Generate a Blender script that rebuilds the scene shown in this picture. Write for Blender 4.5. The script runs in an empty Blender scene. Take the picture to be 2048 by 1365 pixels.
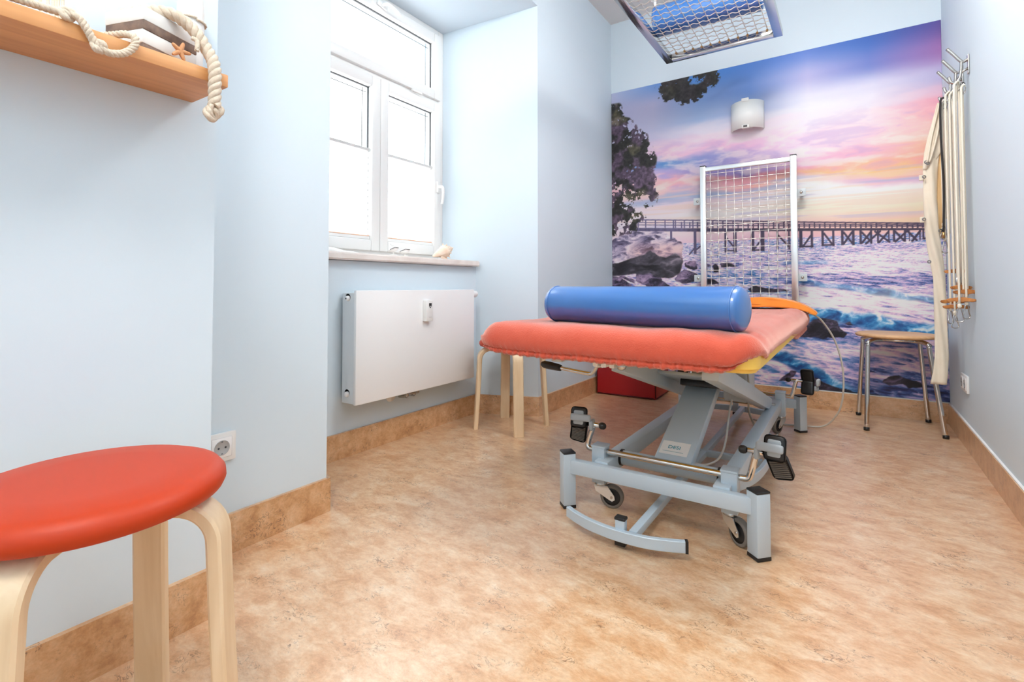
import bpy, bmesh, math, random
import numpy as np
from mathutils import Vector, Matrix
scene = bpy.context.scene
COL = scene.collection
random.seed(7)

# ------------------------------------------------------------------ camera
cam_d = bpy.data.cameras.new('camera')
cam = bpy.data.objects.new('camera', cam_d)
COL.objects.link(cam)
F_PX = 1007.6
PITCH = math.radians(1.6)
YAW = math.radians(33.74)
cam.location = (0, 0, 0.76)
cam.rotation_euler = (math.pi / 2 + PITCH, 0, YAW)
cam_d.sensor_width = 36
cam_d.lens = F_PX / 2048 * 36
cam_d.shift_y = -((682.5 - (573 - F_PX * math.tan(PITCH))) / 2048)
cam_d.clip_start = 0.02
scene.camera = cam

# ------------------------------------------------------------------ world, light, exposure
world = bpy.data.worlds.new('overcast_sky')
scene.world = world
world.use_nodes = True
bg = world.node_tree.nodes['Background']
bg.inputs['Color'].default_value = (0.94, 0.97, 1.0, 1)
bg.inputs['Strength'].default_value = 6.2
scene.view_settings.view_transform = 'Standard'
scene.view_settings.look = 'None'
scene.view_settings.exposure = 0.0
scene.view_settings.gamma = 1.0
scene.view_settings.use_curve_mapping = False
scene.cycles.use_denoising = True
scene.cycles.use_light_tree = False
scene.cycles.use_adaptive_sampling = True
scene.cycles.adaptive_threshold = .03
scene.cycles.max_bounces = 6
scene.cycles.diffuse_bounces = 4
scene.cycles.glossy_bounces = 3
scene.cycles.transmission_bounces = 3
scene.cycles.transparent_max_bounces = 6
scene.cycles.caustics_reflective = False
scene.cycles.caustics_refractive = False
scene.cycles.sample_clamp_indirect = 8
# a portal at the window guides the sky light (emits nothing itself)
pd = bpy.data.lights.new('window_portal', 'AREA')
pd.shape = 'RECTANGLE'; pd.size = 1.0; pd.size_y = 1.42
pd.cycles.is_portal = True
po = bpy.data.objects.new('window_portal', pd); COL.objects.link(po)
po.location = (-2.31, 1.828, 1.62); po.rotation_euler = (math.pi / 2, 0, -math.pi / 2)

# ------------------------------------------------------------------ materials
def lin(c):
    return tuple(((x / 255) / 12.92 if x <= 10 else (((x / 255) + .055) / 1.055) ** 2.4) for x in c)
MAT = {}
def mat(name, rgb, rough=.5, metal=0, spec=.5, bump=0, bscale=200, var=0, vscale=8, vrgb=None, sheen=0, sheen_rgb=None, coat=0, trans=0, emit=None, estr=0, sss=0):
    m = bpy.data.materials.new(name); m.use_nodes = True
    nt = m.node_tree; p = nt.nodes['Principled BSDF']
    c = lin(rgb) + (1,)
    p.inputs['Base Color'].default_value = c
    p.inputs['Roughness'].default_value = rough
    p.inputs['Metallic'].default_value = metal
    p.inputs['Specular IOR Level'].default_value = spec
    if coat: p.inputs['Coat Weight'].default_value = coat; p.inputs['Coat Roughness'].default_value = .15
    if sheen:
        p.inputs['Sheen Weight'].default_value = sheen; p.inputs['Sheen Roughness'].default_value = .5
        if sheen_rgb: p.inputs['Sheen Tint'].default_value = lin(sheen_rgb) + (1,)
    if trans: p.inputs['Transmission Weight'].default_value = trans
    if emit: p.inputs['Emission Color'].default_value = lin(emit) + (1,); p.inputs['Emission Strength'].default_value = estr
    if var or bump:
        tc = nt.nodes.new('ShaderNodeTexCoord')
    if var:
        n = nt.nodes.new('ShaderNodeTexNoise'); n.inputs['Scale'].default_value = vscale; n.inputs['Detail'].default_value = 6
        nt.links.new(tc.outputs['Object'], n.inputs['Vector'])
        mx = nt.nodes.new('ShaderNodeMix'); mx.data_type = 'RGBA'
        mx.inputs[6].default_value = c; mx.inputs[7].default_value = (lin(vrgb) if vrgb else tuple(x * .8 for x in c[:3])) + (1,)
        mr = nt.nodes.new('ShaderNodeMapRange'); mr.inputs[1].default_value = .35; mr.inputs[2].default_value = .7; mr.inputs[4].default_value = var
        nt.links.new(n.outputs['Fac'], mr.inputs[0]); nt.links.new(mr.outputs[0], mx.inputs[0]); nt.links.new(mx.outputs[2], p.inputs['Base Color'])
    if bump:
        b = nt.nodes.new('ShaderNodeBump'); b.inputs['Strength'].default_value = bump; b.inputs['Distance'].default_value = .002
        n2 = nt.nodes.new('ShaderNodeTexNoise'); n2.inputs['Scale'].default_value = bscale; n2.inputs['Detail'].default_value = 4
        nt.links.new(tc.outputs['Object'], n2.inputs['Vector']); nt.links.new(n2.outputs['Fac'], b.inputs['Height']); nt.links.new(b.outputs['Normal'], p.inputs['Normal'])
    MAT[name] = m
    return m

def wood(name, light, dark, scale=(3, 60, 60), rough=.45):
    m = mat(name, light, rough)
    nt = m.node_tree; p = nt.nodes['Principled BSDF']
    tc = nt.nodes.new('ShaderNodeTexCoord'); mp = nt.nodes.new('ShaderNodeMapping'); mp.inputs['Scale'].default_value = scale
    n = nt.nodes.new('ShaderNodeTexNoise'); n.inputs['Scale'].default_value = 1; n.inputs['Detail'].default_value = 5; n.inputs['Distortion'].default_value = .6
    r = nt.nodes.new('ShaderNodeValToRGB'); r.color_ramp.elements[0].position = .3; r.color_ramp.elements[1].position = .72
    r.color_ramp.elements[0].color = lin(dark) + (1,); r.color_ramp.elements[1].color = lin(light) + (1,)
    nt.links.new(tc.outputs['Object'], mp.inputs[0]); nt.links.new(mp.outputs[0], n.inputs['Vector']); nt.links.new(n.outputs['Fac'], r.inputs[0]); nt.links.new(r.outputs[0], p.inputs['Base Color'])
    return m

def lino(name, cols, rough, flecks=.55):
    """marbled linoleum: soft clouds of tan with short dark torn flecks"""
    m = mat(name, (220, 180, 140), rough)
    nt = m.node_tree; p = nt.nodes['Principled BSDF']; L = nt.links.new
    def N(t, **k):
        n = nt.nodes.new(t)
        for a, b in k.items(): n.inputs[a].default_value = b
        return n
    tc = N('ShaderNodeTexCoord'); mp = N('ShaderNodeMapping'); mp.inputs['Scale'].default_value = (.95, 1.5, 1.6); mp.inputs['Rotation'].default_value = (0, 0, .35)
    L(tc.outputs['Object'], mp.inputs[0])
    a = N('ShaderNodeTexNoise', Scale=11.0, Detail=7.0, Roughness=.78, Distortion=.25); L(mp.outputs[0], a.inputs['Vector'])
    r = nt.nodes.new('ShaderNodeValToRGB'); cr = r.color_ramp
    cr.elements[0].position = .30; cr.elements[0].color = lin(cols[0]) + (1,)
    cr.elements[1].position = .72; cr.elements[1].color = lin(cols[3]) + (1,)
    e = cr.elements.new(.44); e.color = lin(cols[1]) + (1,)
    e = cr.elements.new(.56); e.color = lin(cols[2]) + (1,)
    L(a.outputs['Fac'], r.inputs[0])
    # torn flecks: thin ridges of a distorted noise, only in patches
    b = N('ShaderNodeTexNoise', Scale=26.0, Detail=4.0, Roughness=.55, Distortion=2.2); L(mp.outputs[0], b.inputs['Vector'])
    s = N('ShaderNodeMath'); s.operation = 'SUBTRACT'; s.inputs[1].default_value = .5; L(b.outputs['Fac'], s.inputs[0])
    ab = N('ShaderNodeMath'); ab.operation = 'ABSOLUTE'; L(s.outputs[0], ab.inputs[0])
    mr = N('ShaderNodeMapRange'); mr.inputs[1].default_value = .03; mr.inputs[2].default_value = .006; L(ab.outputs[0], mr.inputs[0])
    g = N('ShaderNodeTexNoise', Scale=10.0, Detail=5.0, Roughness=.7); L(mp.outputs[0], g.inputs['Vector'])
    mg = N('ShaderNodeMapRange'); mg.inputs[1].default_value = .51; mg.inputs[2].default_value = .64; mg.inputs[4].default_value = flecks; L(g.outputs['Fac'], mg.inputs[0])
    mu = N('ShaderNodeMath'); mu.operation = 'MULTIPLY'; L(mr.outputs[0], mu.inputs[0]); L(mg.outputs[0], mu.inputs[1])
    mx = nt.nodes.new('ShaderNodeMix'); mx.data_type = 'RGBA'; mx.inputs[7].default_value = lin(cols[4]) + (1,)
    L(mu.outputs[0], mx.inputs[0]); L(r.outputs[0], mx.inputs[6])
    # fine grain
    f = N('ShaderNodeTexNoise', Scale=90.0, Detail=2.0); L(mp.outputs[0], f.inputs['Vector'])
    mf = N('ShaderNodeMapRange'); mf.inputs[3].default_value = .86; mf.inputs[4].default_value = 1.12; L(f.outputs['Fac'], mf.inputs[0])
    vm = N('ShaderNodeVectorMath'); vm.operation = 'SCALE'; L(mx.outputs[2], vm.inputs[0]); L(mf.outputs[0], vm.inputs['Scale'])
    L(vm.outputs[0], p.inputs['Base Color'])
    p.inputs['Specular IOR Level'].default_value = .75; p.inputs['Coat Weight'].default_value = .95; p.inputs['Coat Roughness'].default_value = .3
    return m

mat('wall_paint', (216, 230, 239), .75)
mat('ceiling_paint', (236, 234, 232), .8)
lino('floor_lino', [(188, 132, 88), (214, 166, 122), (228, 192, 154), (241, 219, 192), (112, 68, 40)], .32, .9)
lino('skirting_lino', [(172, 120, 74), (200, 150, 102), (216, 172, 128), (228, 196, 160), (96, 62, 38)], .36, .95)
mat('white_pvc', (240, 240, 238), .35)
mat('white_enamel', (247, 247, 247), .3)
mat('radiator_side', (232, 236, 238), .35)
mat('gasket', (70, 70, 72), .6)
mat('blind_cloth', (246, 246, 246), .9)
mat('blind_rail', (214, 214, 212), .4)
mat('blind_hem', (240, 190, 160), .6)
mat('marble', (240, 232, 226), .3, var=.5, vscale=14, vrgb=(212, 198, 190))
mat('socket_grey', (176, 176, 176), .5)
mat('sealant', (236, 236, 234), .5)
mat('chrome', (216, 214, 210), .12, 1)
mat('steel', (190, 186, 180), .25, 1)
mat('brass', (190, 150, 100), .3, 1)
mat('grey_paint', (190, 206, 218), .3, spec=.55)
mat('satin_steel', (240, 240, 238), .3, 1)
mat('wire_steel', (236, 230, 222), .28, 1)
mat('grey_plastic', (168, 176, 182), .4)
mat('pale_plastic', (206, 212, 214), .4)
mat('black_plastic', (26, 26, 28), .45)
mat('rubber_tread', (122, 116, 110), .6)
mat('black_hub', (30, 30, 32), .5)
mat('terry', (208, 84, 58), .95, bump=.8, bscale=260, sheen=.9, sheen_rgb=(255, 222, 210), var=.35, vscale=30, vrgb=(196, 68, 44))
mat('yellow_vinyl', (250, 205, 90), .4)
mat('orange_vinyl', (246, 150, 50), .38)
mat('stool_orange', (184, 54, 10), .48, spec=.35, bump=.03, bscale=600)
mat('blue_vinyl', (24, 104, 180), .38, spec=.9, coat=1.0, bump=.04, bscale=300)
mat('red_vinyl', (160, 18, 28), .45)
mat('red_piping', (80, 10, 18), .5)
wood('birch', (238, 214, 180), (222, 192, 152), (40, 40, 3))
wood('beech_seat', (226, 182, 136), (206, 158, 112), (4, 60, 60))
wood('shelf_wood', (226, 164, 104), (206, 142, 88), (60, 3, 60))
wood('toggle_wood', (206, 140, 76), (176, 108, 54), (60, 60, 8))
mat('rope_cotton', (224, 208, 188), .9, bump=.6, bscale=500, var=.4, vscale=120, vrgb=(196, 176, 150))
mat('cord_white', (240, 230, 212), .9, bump=.4, bscale=800)
mat('canvas', (236, 224, 204), .9, bump=.3, bscale=700, var=.3, vscale=20, vrgb=(222, 204, 176))
mat('canvas_lining', (214, 178, 128), .9)
mat('black_strap', (40, 34, 34), .7)
mat('frosted_glass', (250, 250, 246), .25, spec=.5, trans=.0)
mat('lamp_clip', (245, 244, 238), .3)
mat('dark_print', (70, 70, 70), .5)
mat('teal_print', (40, 150, 170), .5)
mat('sticker', (244, 246, 246), .4)
mat('box_white', (236, 234, 230), .6, var=.2, vscale=30)
mat('box_brown', (96, 76, 66), .6, var=.7, vscale=50, vrgb=(150, 122, 104))
mat('starfish', (206, 146, 100), .7, bump=.6, bscale=300)
mat('shell', (244, 226, 208), .45, var=.6, vscale=40, vrgb=(226, 184, 152))
mat('plaster_white', (242, 240, 236), .7, bump=.4, bscale=200)
mat('socket_dark', (60, 60, 62), .5)
mat('cable_grey', (190, 184, 174), .5)
mat('cable_white', (236, 234, 228), .4)
mat('added_lamp_glow', (250, 252, 255), .5, emit=(254, 252, 249), estr=45.0)

def glass_mat():
    m = bpy.data.materials.new('window_glass'); m.use_nodes = True; nt = m.node_tree
    nt.nodes.remove(nt.nodes['Principled BSDF']); out = nt.nodes['Material Output']
    t = nt.nodes.new('ShaderNodeBsdfTransparent'); t.inputs[0].default_value = (.97, .98, .98, 1)
    g = nt.nodes.new('ShaderNodeBsdfGlossy'); g.inputs['Roughness'].default_value = .03
    lw = nt.nodes.new('ShaderNodeLayerWeight'); lw.inputs['Blend'].default_value = .15
    f = nt.nodes.new('ShaderNodeMath'); f.operation = 'MULTIPLY'; f.inputs[1].default_value = .25; nt.links.new(lw.outputs['Facing'], f.inputs[0])
    x = nt.nodes.new('ShaderNodeMixShader')
    nt.links.new(f.outputs[0], x.inputs[0]); nt.links.new(t.outputs[0], x.inputs[1]); nt.links.new(g.outputs[0], x.inputs[2]); nt.links.new(x.outputs[0], out.inputs[0])
    MAT['window_glass'] = m
glass_mat()
def blind_mat():
    m = bpy.data.materials.new('sheer_blind'); m.use_nodes = True; nt = m.node_tree
    nt.nodes.remove(nt.nodes['Principled BSDF']); out = nt.nodes['Material Output']
    d = nt.nodes.new('ShaderNodeBsdfDiffuse'); d.inputs[0].default_value = (.9, .9, .9, 1)
    t = nt.nodes.new('ShaderNodeBsdfTranslucent'); t.inputs[0].default_value = (.93, .93, .92, 1)
    x = nt.nodes.new('ShaderNodeMixShader'); x.inputs[0].default_value = .7
    nt.links.new(d.outputs[0], x.inputs[1]); nt.links.new(t.outputs[0], x.inputs[2]); nt.links.new(x.outputs[0], out.inputs[0])
    MAT['sheer_blind'] = m
blind_mat()

# ------------------------------------------------------------------ mesh helpers (all in world metres)
def new():
    return bmesh.new()
def box(bm, x0, x1, y0, y1, z0, z1, M=None):
    vs = [bm.verts.new(Vector(p)) for p in ((x0, y0, z0), (x1, y0, z0), (x1, y1, z0), (x0, y1, z0), (x0, y0, z1), (x1, y0, z1), (x1, y1, z1), (x0, y1, z1))]
    for f in ((0, 3, 2, 1), (4, 5, 6, 7), (0, 1, 5, 4), (1, 2, 6, 5), (2, 3, 7, 6), (3, 0, 4, 7)):
        bm.faces.new([vs[i] for i in f])
    if M:
        for v in vs: v.co = M @ v.co
    return bm
def rbox(bm, x0, x1, y0, y1, z0, z1, r=.004, seg=2, M=None):
    b = new(); box(b, x0, x1, y0, y1, z0, z1)
    bmesh.ops.bevel(b, geom=b.edges[:], offset=r, segments=seg, affect='EDGES', profile=.5)
    return merge(bm, b, M)
def merge(bm, b, M=None):
    if M:
        for v in b.verts: v.co = M @ v.co
    me = bpy.data.meshes.new('tmp'); b.to_mesh(me); b.free(); bm.from_mesh(me); bpy.data.meshes.remove(me)
    return bm
def prism(bm, pts, a0, a1, axis='z', M=None):
    """polygon pts (2-D) extruded along an axis between a0 and a1"""
    def P(p, a):
        return {'z': (p[0], p[1], a), 'y': (p[0], a, p[1]), 'x': (a, p[0], p[1])}[axis]
    lo = [bm.verts.new(P(p, a0)) for p in pts]; hi = [bm.verts.new(P(p, a1)) for p in pts]
    fs = [bm.faces.new(lo[::-1]), bm.faces.new(hi)]
    n = len(pts)
    for i in range(n): fs.append(bm.faces.new((lo[i], lo[(i + 1) % n], hi[(i + 1) % n], hi[i])))
    if M:
        for v in lo + hi: v.co = M @ v.co
    bmesh.ops.recalc_face_normals(bm, faces=fs)
    return bm
def smooth_path(pts, n=6):
    P = [Vector(p) for p in pts]; out = []
    for i in range(len(P) - 1):
        p0, p1, p2, p3 = P[max(i - 1, 0)], P[i], P[i + 1], P[min(i + 2, len(P) - 1)]
        for k in range(n):
            t = k / n
            out.append(.5 * ((2 * p1) + (p2 - p0) * t + (2 * p0 - 5 * p1 + 4 * p2 - p3) * t * t + (3 * p1 - p0 - 3 * p2 + p3) * t ** 3))
    out.append(P[-1]); return out
def frames(path):
    P = [Vector(p) for p in path]; T = []
    for i in range(len(P)):
        T.append((P[min(i + 1, len(P) - 1)] - P[max(i - 1, 0)]).normalized())
    up = Vector((0, 0, 1)) if abs(T[0].z) < .9 else Vector((1, 0, 0))
    u = (up - T[0] * up.dot(T[0])).normalized(); res = []
    for i in range(len(P)):
        u = (u - T[i] * u.dot(T[i])).normalized(); res.append((P[i], u, T[i].cross(u)))
    return res
def tube(bm, path, r, seg=10, cap=True, closed=False):
    rad = r if callable(r) else (lambda t: r)
    fr = frames(path); rings = []; n = len(fr)
    for i, (p, u, w) in enumerate(fr):
        R = rad(i / max(n - 1, 1))
        rings.append([bm.verts.new(p + (u * math.cos(2 * math.pi * k / seg) + w * math.sin(2 * math.pi * k / seg)) * R) for k in range(seg)])
    for i in range(n - 1 + (1 if closed else 0)):
        a, b = rings[i], rings[(i + 1) % n]
        for k in range(seg):
            f = bm.faces.new((a[k], a[(k + 1) % seg], b[(k + 1) % seg], b[k])); f.smooth = True
    if cap and not closed:
        bm.faces.new(rings[0][::-1]); bm.faces.new(rings[-1])
    return bm
def sweep(bm, path, prof, wdir):
    """profile (a along thickness normal, b along wdir) swept along a planar path"""
    P = [Vector(p) for p in path]; W = Vector(wdir).normalized(); rings = []
    for i in range(len(P)):
        t = (P[min(i + 1, len(P) - 1)] - P[max(i - 1, 0)]).normalized(); nrm = W.cross(t).normalized()
        rings.append([bm.verts.new(P[i] + nrm * a + W * b) for a, b in prof])
    m = len(prof); fs = []
    for i in range(len(P) - 1):
        for k in range(m):
            fs.append(bm.faces.new((rings[i][k], rings[i][(k + 1) % m], rings[i + 1][(k + 1) % m], rings[i + 1][k])))
    fs.append(bm.faces.new(rings[0][::-1])); fs.append(bm.faces.new(rings[-1]))
    bmesh.ops.recalc_face_normals(bm, faces=fs)
    return bm
def rect_prof(t, w, r=.003):
    return [(-t / 2, -w / 2 + r), (-t / 2 + r, -w / 2), (t / 2 - r, -w / 2), (t / 2, -w / 2 + r), (t / 2, w / 2 - r), (t / 2 - r, w / 2), (-t / 2 + r, w / 2), (-t / 2, w / 2 - r)]
def lathe(bm, prof, seg=32, M=None):
    """prof: list of (radius, height); revolved about z"""
    rings = []; vs = []
    for (r, z) in prof:
        if r < 1e-6: ring = [bm.verts.new((0, 0, z))]
        else: ring = [bm.verts.new((r * math.cos(2 * math.pi * k / seg), r * math.sin(2 * math.pi * k / seg), z)) for k in range(seg)]
        rings.append(ring); vs += ring
    for a, b in zip(rings, rings[1:]):
        for k in range(seg):
            k2 = (k + 1) % seg
            if len(a) == 1 and len(b) == 1: continue
            if len(a) == 1: f = bm.faces.new((a[0], b[k2], b[k]))
            elif len(b) == 1: f = bm.faces.new((a[k], a[k2], b[0]))
            else: f = bm.faces.new((a[k], a[k2], b[k2], b[k]))
            f.smooth = True
    if M:
        for v in vs: v.co = M @ v.co
    bmesh.ops.recalc_face_normals(bm, faces=bm.faces[:])
    return bm
def axis_M(p, d):
    d = Vector(d).normalized(); return Matrix.Translation(Vector(p)) @ d.to_track_quat('Z', 'Y').to_matrix().to_4x4()
def cyl(bm, p0, p1, r, seg=20, r1=None):
    return tube(bm, [p0, p1], (lambda t: r + (r1 - r) * t) if r1 is not None else r, seg)
def obj(name, bm, m, parent=None, smooth=None, mats=None):
    me = bpy.data.meshes.new(name)
    if parent is not None:
        o3 = Vector(parent.get('_org', (0, 0, 0)))
        for v in bm.verts: v.co -= o3
    bm.to_mesh(me); bm.free()
    for k in (mats or [m]): me.materials.append(MAT[k])
    if smooth:
        me.shade_smooth(); me.set_sharp_from_angle(angle=math.radians(smooth))
    o = bpy.data.objects.new(name, me); COL.objects.link(o)
    if parent is not None: o.parent = parent; o['_org'] = parent.get('_org', (0, 0, 0))
    else: o['_org'] = (0, 0, 0)
    return o
def tag(o, label, cat=None, group=None, kind=None):
    o['label'] = label
    if cat: o['category'] = cat
    if group: o['group'] = group
    if kind: o['kind'] = kind
    return o
def thing(name, label, cat, loc=(0, 0, 0), group=None):
    o = bpy.data.objects.new(name, None); COL.objects.link(o); o.location = loc; o['_org'] = tuple(loc); o.empty_display_size = .05
    return tag(o, label, cat, group)
def struct(name, bm, m, label, cat, parent=None, smooth=None):
    o = obj(name, bm, m, parent, smooth)
    return tag(o, label, cat, kind='structure')
def text_bm(txt, size, M, extrude=.0004):
    cu = bpy.data.curves.new('lettering', 'FONT'); cu.body = txt; cu.size = size; cu.extrude = extrude; cu.align_x = 'CENTER'; cu.align_y = 'CENTER'
    o = bpy.data.objects.new('lettering', cu); COL.objects.link(o)
    dg = bpy.context.evaluated_depsgraph_get(); me = bpy.data.meshes.new_from_object(o.evaluated_get(dg))
    bm = new(); bm.from_mesh(me); bpy.data.objects.remove(o); bpy.data.curves.remove(cu); bpy.data.meshes.remove(me)
    for v in bm.verts: v.co = M @ v.co
    return bm
def rope_bm(path, R, pitch, strands=3, seg=7, bm=None):
    """laid rope: helical strands round a path"""
    bm = bm or new(); fr = frames(path); L = [0]
    for i in range(1, len(fr)): L.append(L[-1] + (fr[i][0] - fr[i - 1][0]).length)
    for s in range(strands):
        pts = []
        for i, (p, u, w) in enumerate(fr):
            a = 2 * math.pi * (L[i] / pitch + s / strands)
            pts.append(p + (u * math.cos(a) + w * math.sin(a)) * R * .52)
        tube(bm, pts, R * .56, seg)
    return bm
def resample(path, step):
    P = [Vector(p) for p in path]; out = [P[0]]; acc = 0
    for a, b in zip(P, P[1:]):
        d = (b - a).length
        while d > 0 and acc + d >= step:
            t = (step - acc) / d; a = a.lerp(b, t); out.append(a.copy()); d = (b - a).length; acc = 0
        acc += d
    out.append(P[-1]); return out

# ---- MURAL PRINT (numpy) : picture computed in mural coordinates s (0..1 across), z (metres up)
MZ0,MZ1,MX0,MX1=0.118,2.266,-1.521,0.456
LAT=np.random.RandomState(4).rand(256*256).astype(np.float32)
def vnoise(x,y,seed):
    x=x.astype(np.float32)+np.float32(seed*7.37%101); y=y.astype(np.float32)+np.float32(seed*3.91%97)
    xf=np.floor(x); yf=np.floor(y); fx=x-xf; fy=y-yf; fx=fx*fx*(3-2*fx); fy=fy*fy*(3-2*fy)
    xi=xf.astype(np.int32); yi=yf.astype(np.int32)
    x0=(xi&255)*256; x1=((xi+1)&255)*256; y0=yi&255; y1=(yi+1)&255
    a=LAT[x0+y0]; c=LAT[x0+y1]
    a=a+(LAT[x1+y0]-a)*fx; c=c+(LAT[x1+y1]-c)*fx
    return a+(c-a)*fy
def fbm(x,y,seed,o=5,g=.5):
    t=0;a=1;n=0
    for k in range(o):
        t=t+a*vnoise(x*2**k+17.3*k,y*2**k+9.1*k,seed+k); n+=a; a*=g
    return t/n
def ss(a,b,x):
    t=np.clip((x-a)/(b-a),0,1); return t*t*(3-2*t)
def mix(c,d,m):
    return c*(1-m[...,None])+np.asarray(d,np.float32)*m[...,None].astype(np.float32)
def poly(S,Z,pts,soft):
    """signed soft mask of a polygon: 1 inside; soft in metres"""
    P=[(p[0]*1.977,p[1]) for p in pts]; X=S*1.977
    
    x0b,x1b=min(p[0] for p in P)-.06,max(p[0] for p in P)+.06; y0b,y1b=min(p[1] for p in P)-.06,max(p[1] for p in P)+.06
    jj=np.where((X[0]>=x0b)&(X[0]<=x1b))[0]; ii=np.where((Z[:,0]>=y0b)&(Z[:,0]<=y1b))[0]
    full=np.full(S.shape,-1.,np.float32)
    if not len(ii) or not len(jj): return full
    box=(slice(ii[0],ii[-1]+1),slice(jj[0],jj[-1]+1)); X=X[box]; Z=Z[box]
    ins=np.zeros(X.shape,bool); dm=np.full(X.shape,9.,np.float32)
    for i in range(len(P)):
        (x0,y0),(x1,y1)=P[i],P[(i+1)%len(P)]
        if y0!=y1:
            ins^=((Z>=min(y0,y1))&(Z<max(y0,y1)))&(X<(x1-x0)*(Z-y0)/(y1-y0)+x0)
        dx,dy=x1-x0,y1-y0; l=dx*dx+dy*dy+1e-12
        t=np.clip(((X-x0)*dx+(Z-y0)*dy)/l,0,1)
        dm=np.minimum(dm,np.hypot(X-x0-t*dx,Z-y0-t*dy))
    full[box]=np.where(ins,dm,-dm)
    return full
BOULDER=[(-.005,1.116),(.036,1.16),(.068,1.186),(.13,1.189),(.17,1.193),(.197,1.18),(.219,1.145),(.245,1.11),(.254,1.09),(.267,1.083),(.273,1.051),(.27,1.0),(.276,.943),(.266,.868),(.253,.843),(.231,.821),(.195,.822),(.146,.859),(.095,.86),(.042,.842),(-.005,.829)]
UNDER=[(-.005,.932),(.042,.95),(.077,.974),(.126,.998),(.153,1.022),(.18,.988),(.212,.979),(.244,1.002),(.266,.975),(.277,.937),(.266,.868),(.253,.843),(.218,.818),(.195,.822),(.146,.852),(-.005,.836)]
ROCKS=[[(.276,.931),(.297,.939),(.316,.935),(.321,.885),(.306,.873),(.275,.893)],[(.244,.812),(.253,.843),(.275,.887),(.294,.873),(.321,.848),(.319,.798),(.284,.773),(.25,.793)],[(.095,.86),(.112,.87),(.146,.859),(.189,.825),(.224,.755),(.145,.754),(.094,.801)],[(-.005,.833),(.034,.828),(.063,.801),(.077,.768),(.059,.751),(-.006,.751)],[(.024,.842),(.052,.838),(.091,.807),(.091,.781),(.066,.794)],[(.62,.437),(.651,.514),(.675,.559),(.694,.57),(.722,.557),(.74,.552),(.745,.505),(.765,.471),(.754,.446),(.726,.443),(.701,.434),(.661,.448)],[(.755,.535),(.77,.545),(.785,.52),(.765,.518)],[(.576,.15),(.588,.183),(.61,.219),(.624,.215),(.618,.177),(.593,.153)],[(.659,.185),(.686,.19),(.706,.164),(.737,.141),(.762,.135),(.787,.123),(.835,.122),(.867,.113),(.834,.1),(.786,.1),(.737,.1),(.685,.1),(.664,.1)],[(.852,.2),(.863,.231),(.887,.247),(.913,.235),(.938,.213),(.944,.187),(.908,.173),(.895,.193),(.865,.181)],[(.345,.92),(.372,.906),(.36,.891),(.345,.891)],[(.374,.906),(.384,.914),(.395,.893),(.393,.853),(.374,.853)],[(.401,.913),(.415,.92),(.434,.911),(.456,.895),(.445,.887),(.403,.893)],[(.344,.805),(.376,.809),(.406,.788),(.391,.772),(.348,.768)],[(.488,.74),(.51,.756),(.552,.745),(.6,.737),(.616,.734),(.559,.722),(.495,.713)],
 [(-.005,.7),(.08,.69),(.2,.62),(.3,.5),(.28,.3),(.1,.2),(-.005,.2)]]
TREE=[(-.02,2.16),(.028,2.154),(.035,2.103),(.042,2.045),(.074,2.02),(.078,1.998),(.063,1.976),(.091,1.966),(.098,1.923),(.112,1.922),(.133,1.885),(.136,1.831),(.149,1.8),(.156,1.758),(.166,1.709),(.162,1.651),(.149,1.609),(.165,1.558),(.162,1.526),(.169,1.537),(.155,1.494),(.172,1.451),(.165,1.387),(.144,1.365),(.128,1.414),(.089,1.408),(.061,1.406),(.093,1.367),(.096,1.32),(.124,1.275),(.099,1.266),(.082,1.235),(.089,1.194),(.064,1.183),(.028,1.174),(-.02,1.178)]
TOPTREE=[(.185,2.23),(.198,2.257),(.218,2.3),(.301,2.3),(.35,2.3),(.388,2.3),(.395,2.212),(.382,2.175),(.361,2.178),(.358,2.148),(.34,2.112),(.324,2.093),(.3,2.091),(.275,2.088),(.243,2.12),(.217,2.137),(.198,2.159),(.198,2.198)]
LEGS=[(.226,.234,1.1),(.31,.32,.988),(.347,.353,.995),(.413,.421,.99),(.442,.453,.988),(.497,.508,.995),(.527,.539,.992),(.574,.58,.998),(.608,.613,.995),(.639,.649,1.005),(.671,.678,1.002),(.7,.707,1.01),(.729,.735,1.007),(.752,.759,1.011),(.78,.787,1.008),(.799,.805,1.013),(.825,.831,1.013),(.842,.847,1.016),(.869,.873,1.018),(.88,.886,1.018),(.906,.911,1.017),(.917,.92,1.019),(.941,.945,1.024),(.948,.953,1.025),(.974,.978,1.028)]
BRACES=[(.295,.987,.313,1.03),(.32,1.02,.345,1.06),(.421,1.09,.442,1.03),(.508,1.01,.527,1.06),(.58,1.09,.608,1.02),(.649,1.01,.672,1.08),(.707,1.09,.729,1.02),(.759,1.02,.781,1.09),(.759,1.09,.781,1.02),(.805,1.085,.828,1.025),(.805,1.02,.828,1.085),(.815,1.015,.85,1.085),(.838,1.085,.872,1.02),(.847,1.02,.87,1.08),(.886,1.08,.906,1.025),(.886,1.02,.914,1.08),(.914,1.08,.935,1.025),(.925,1.02,.943,1.075),(.953,1.03,.975,1.07)]
SKYS=[0,.17,.33,.5,.67,.83,1.]
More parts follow.
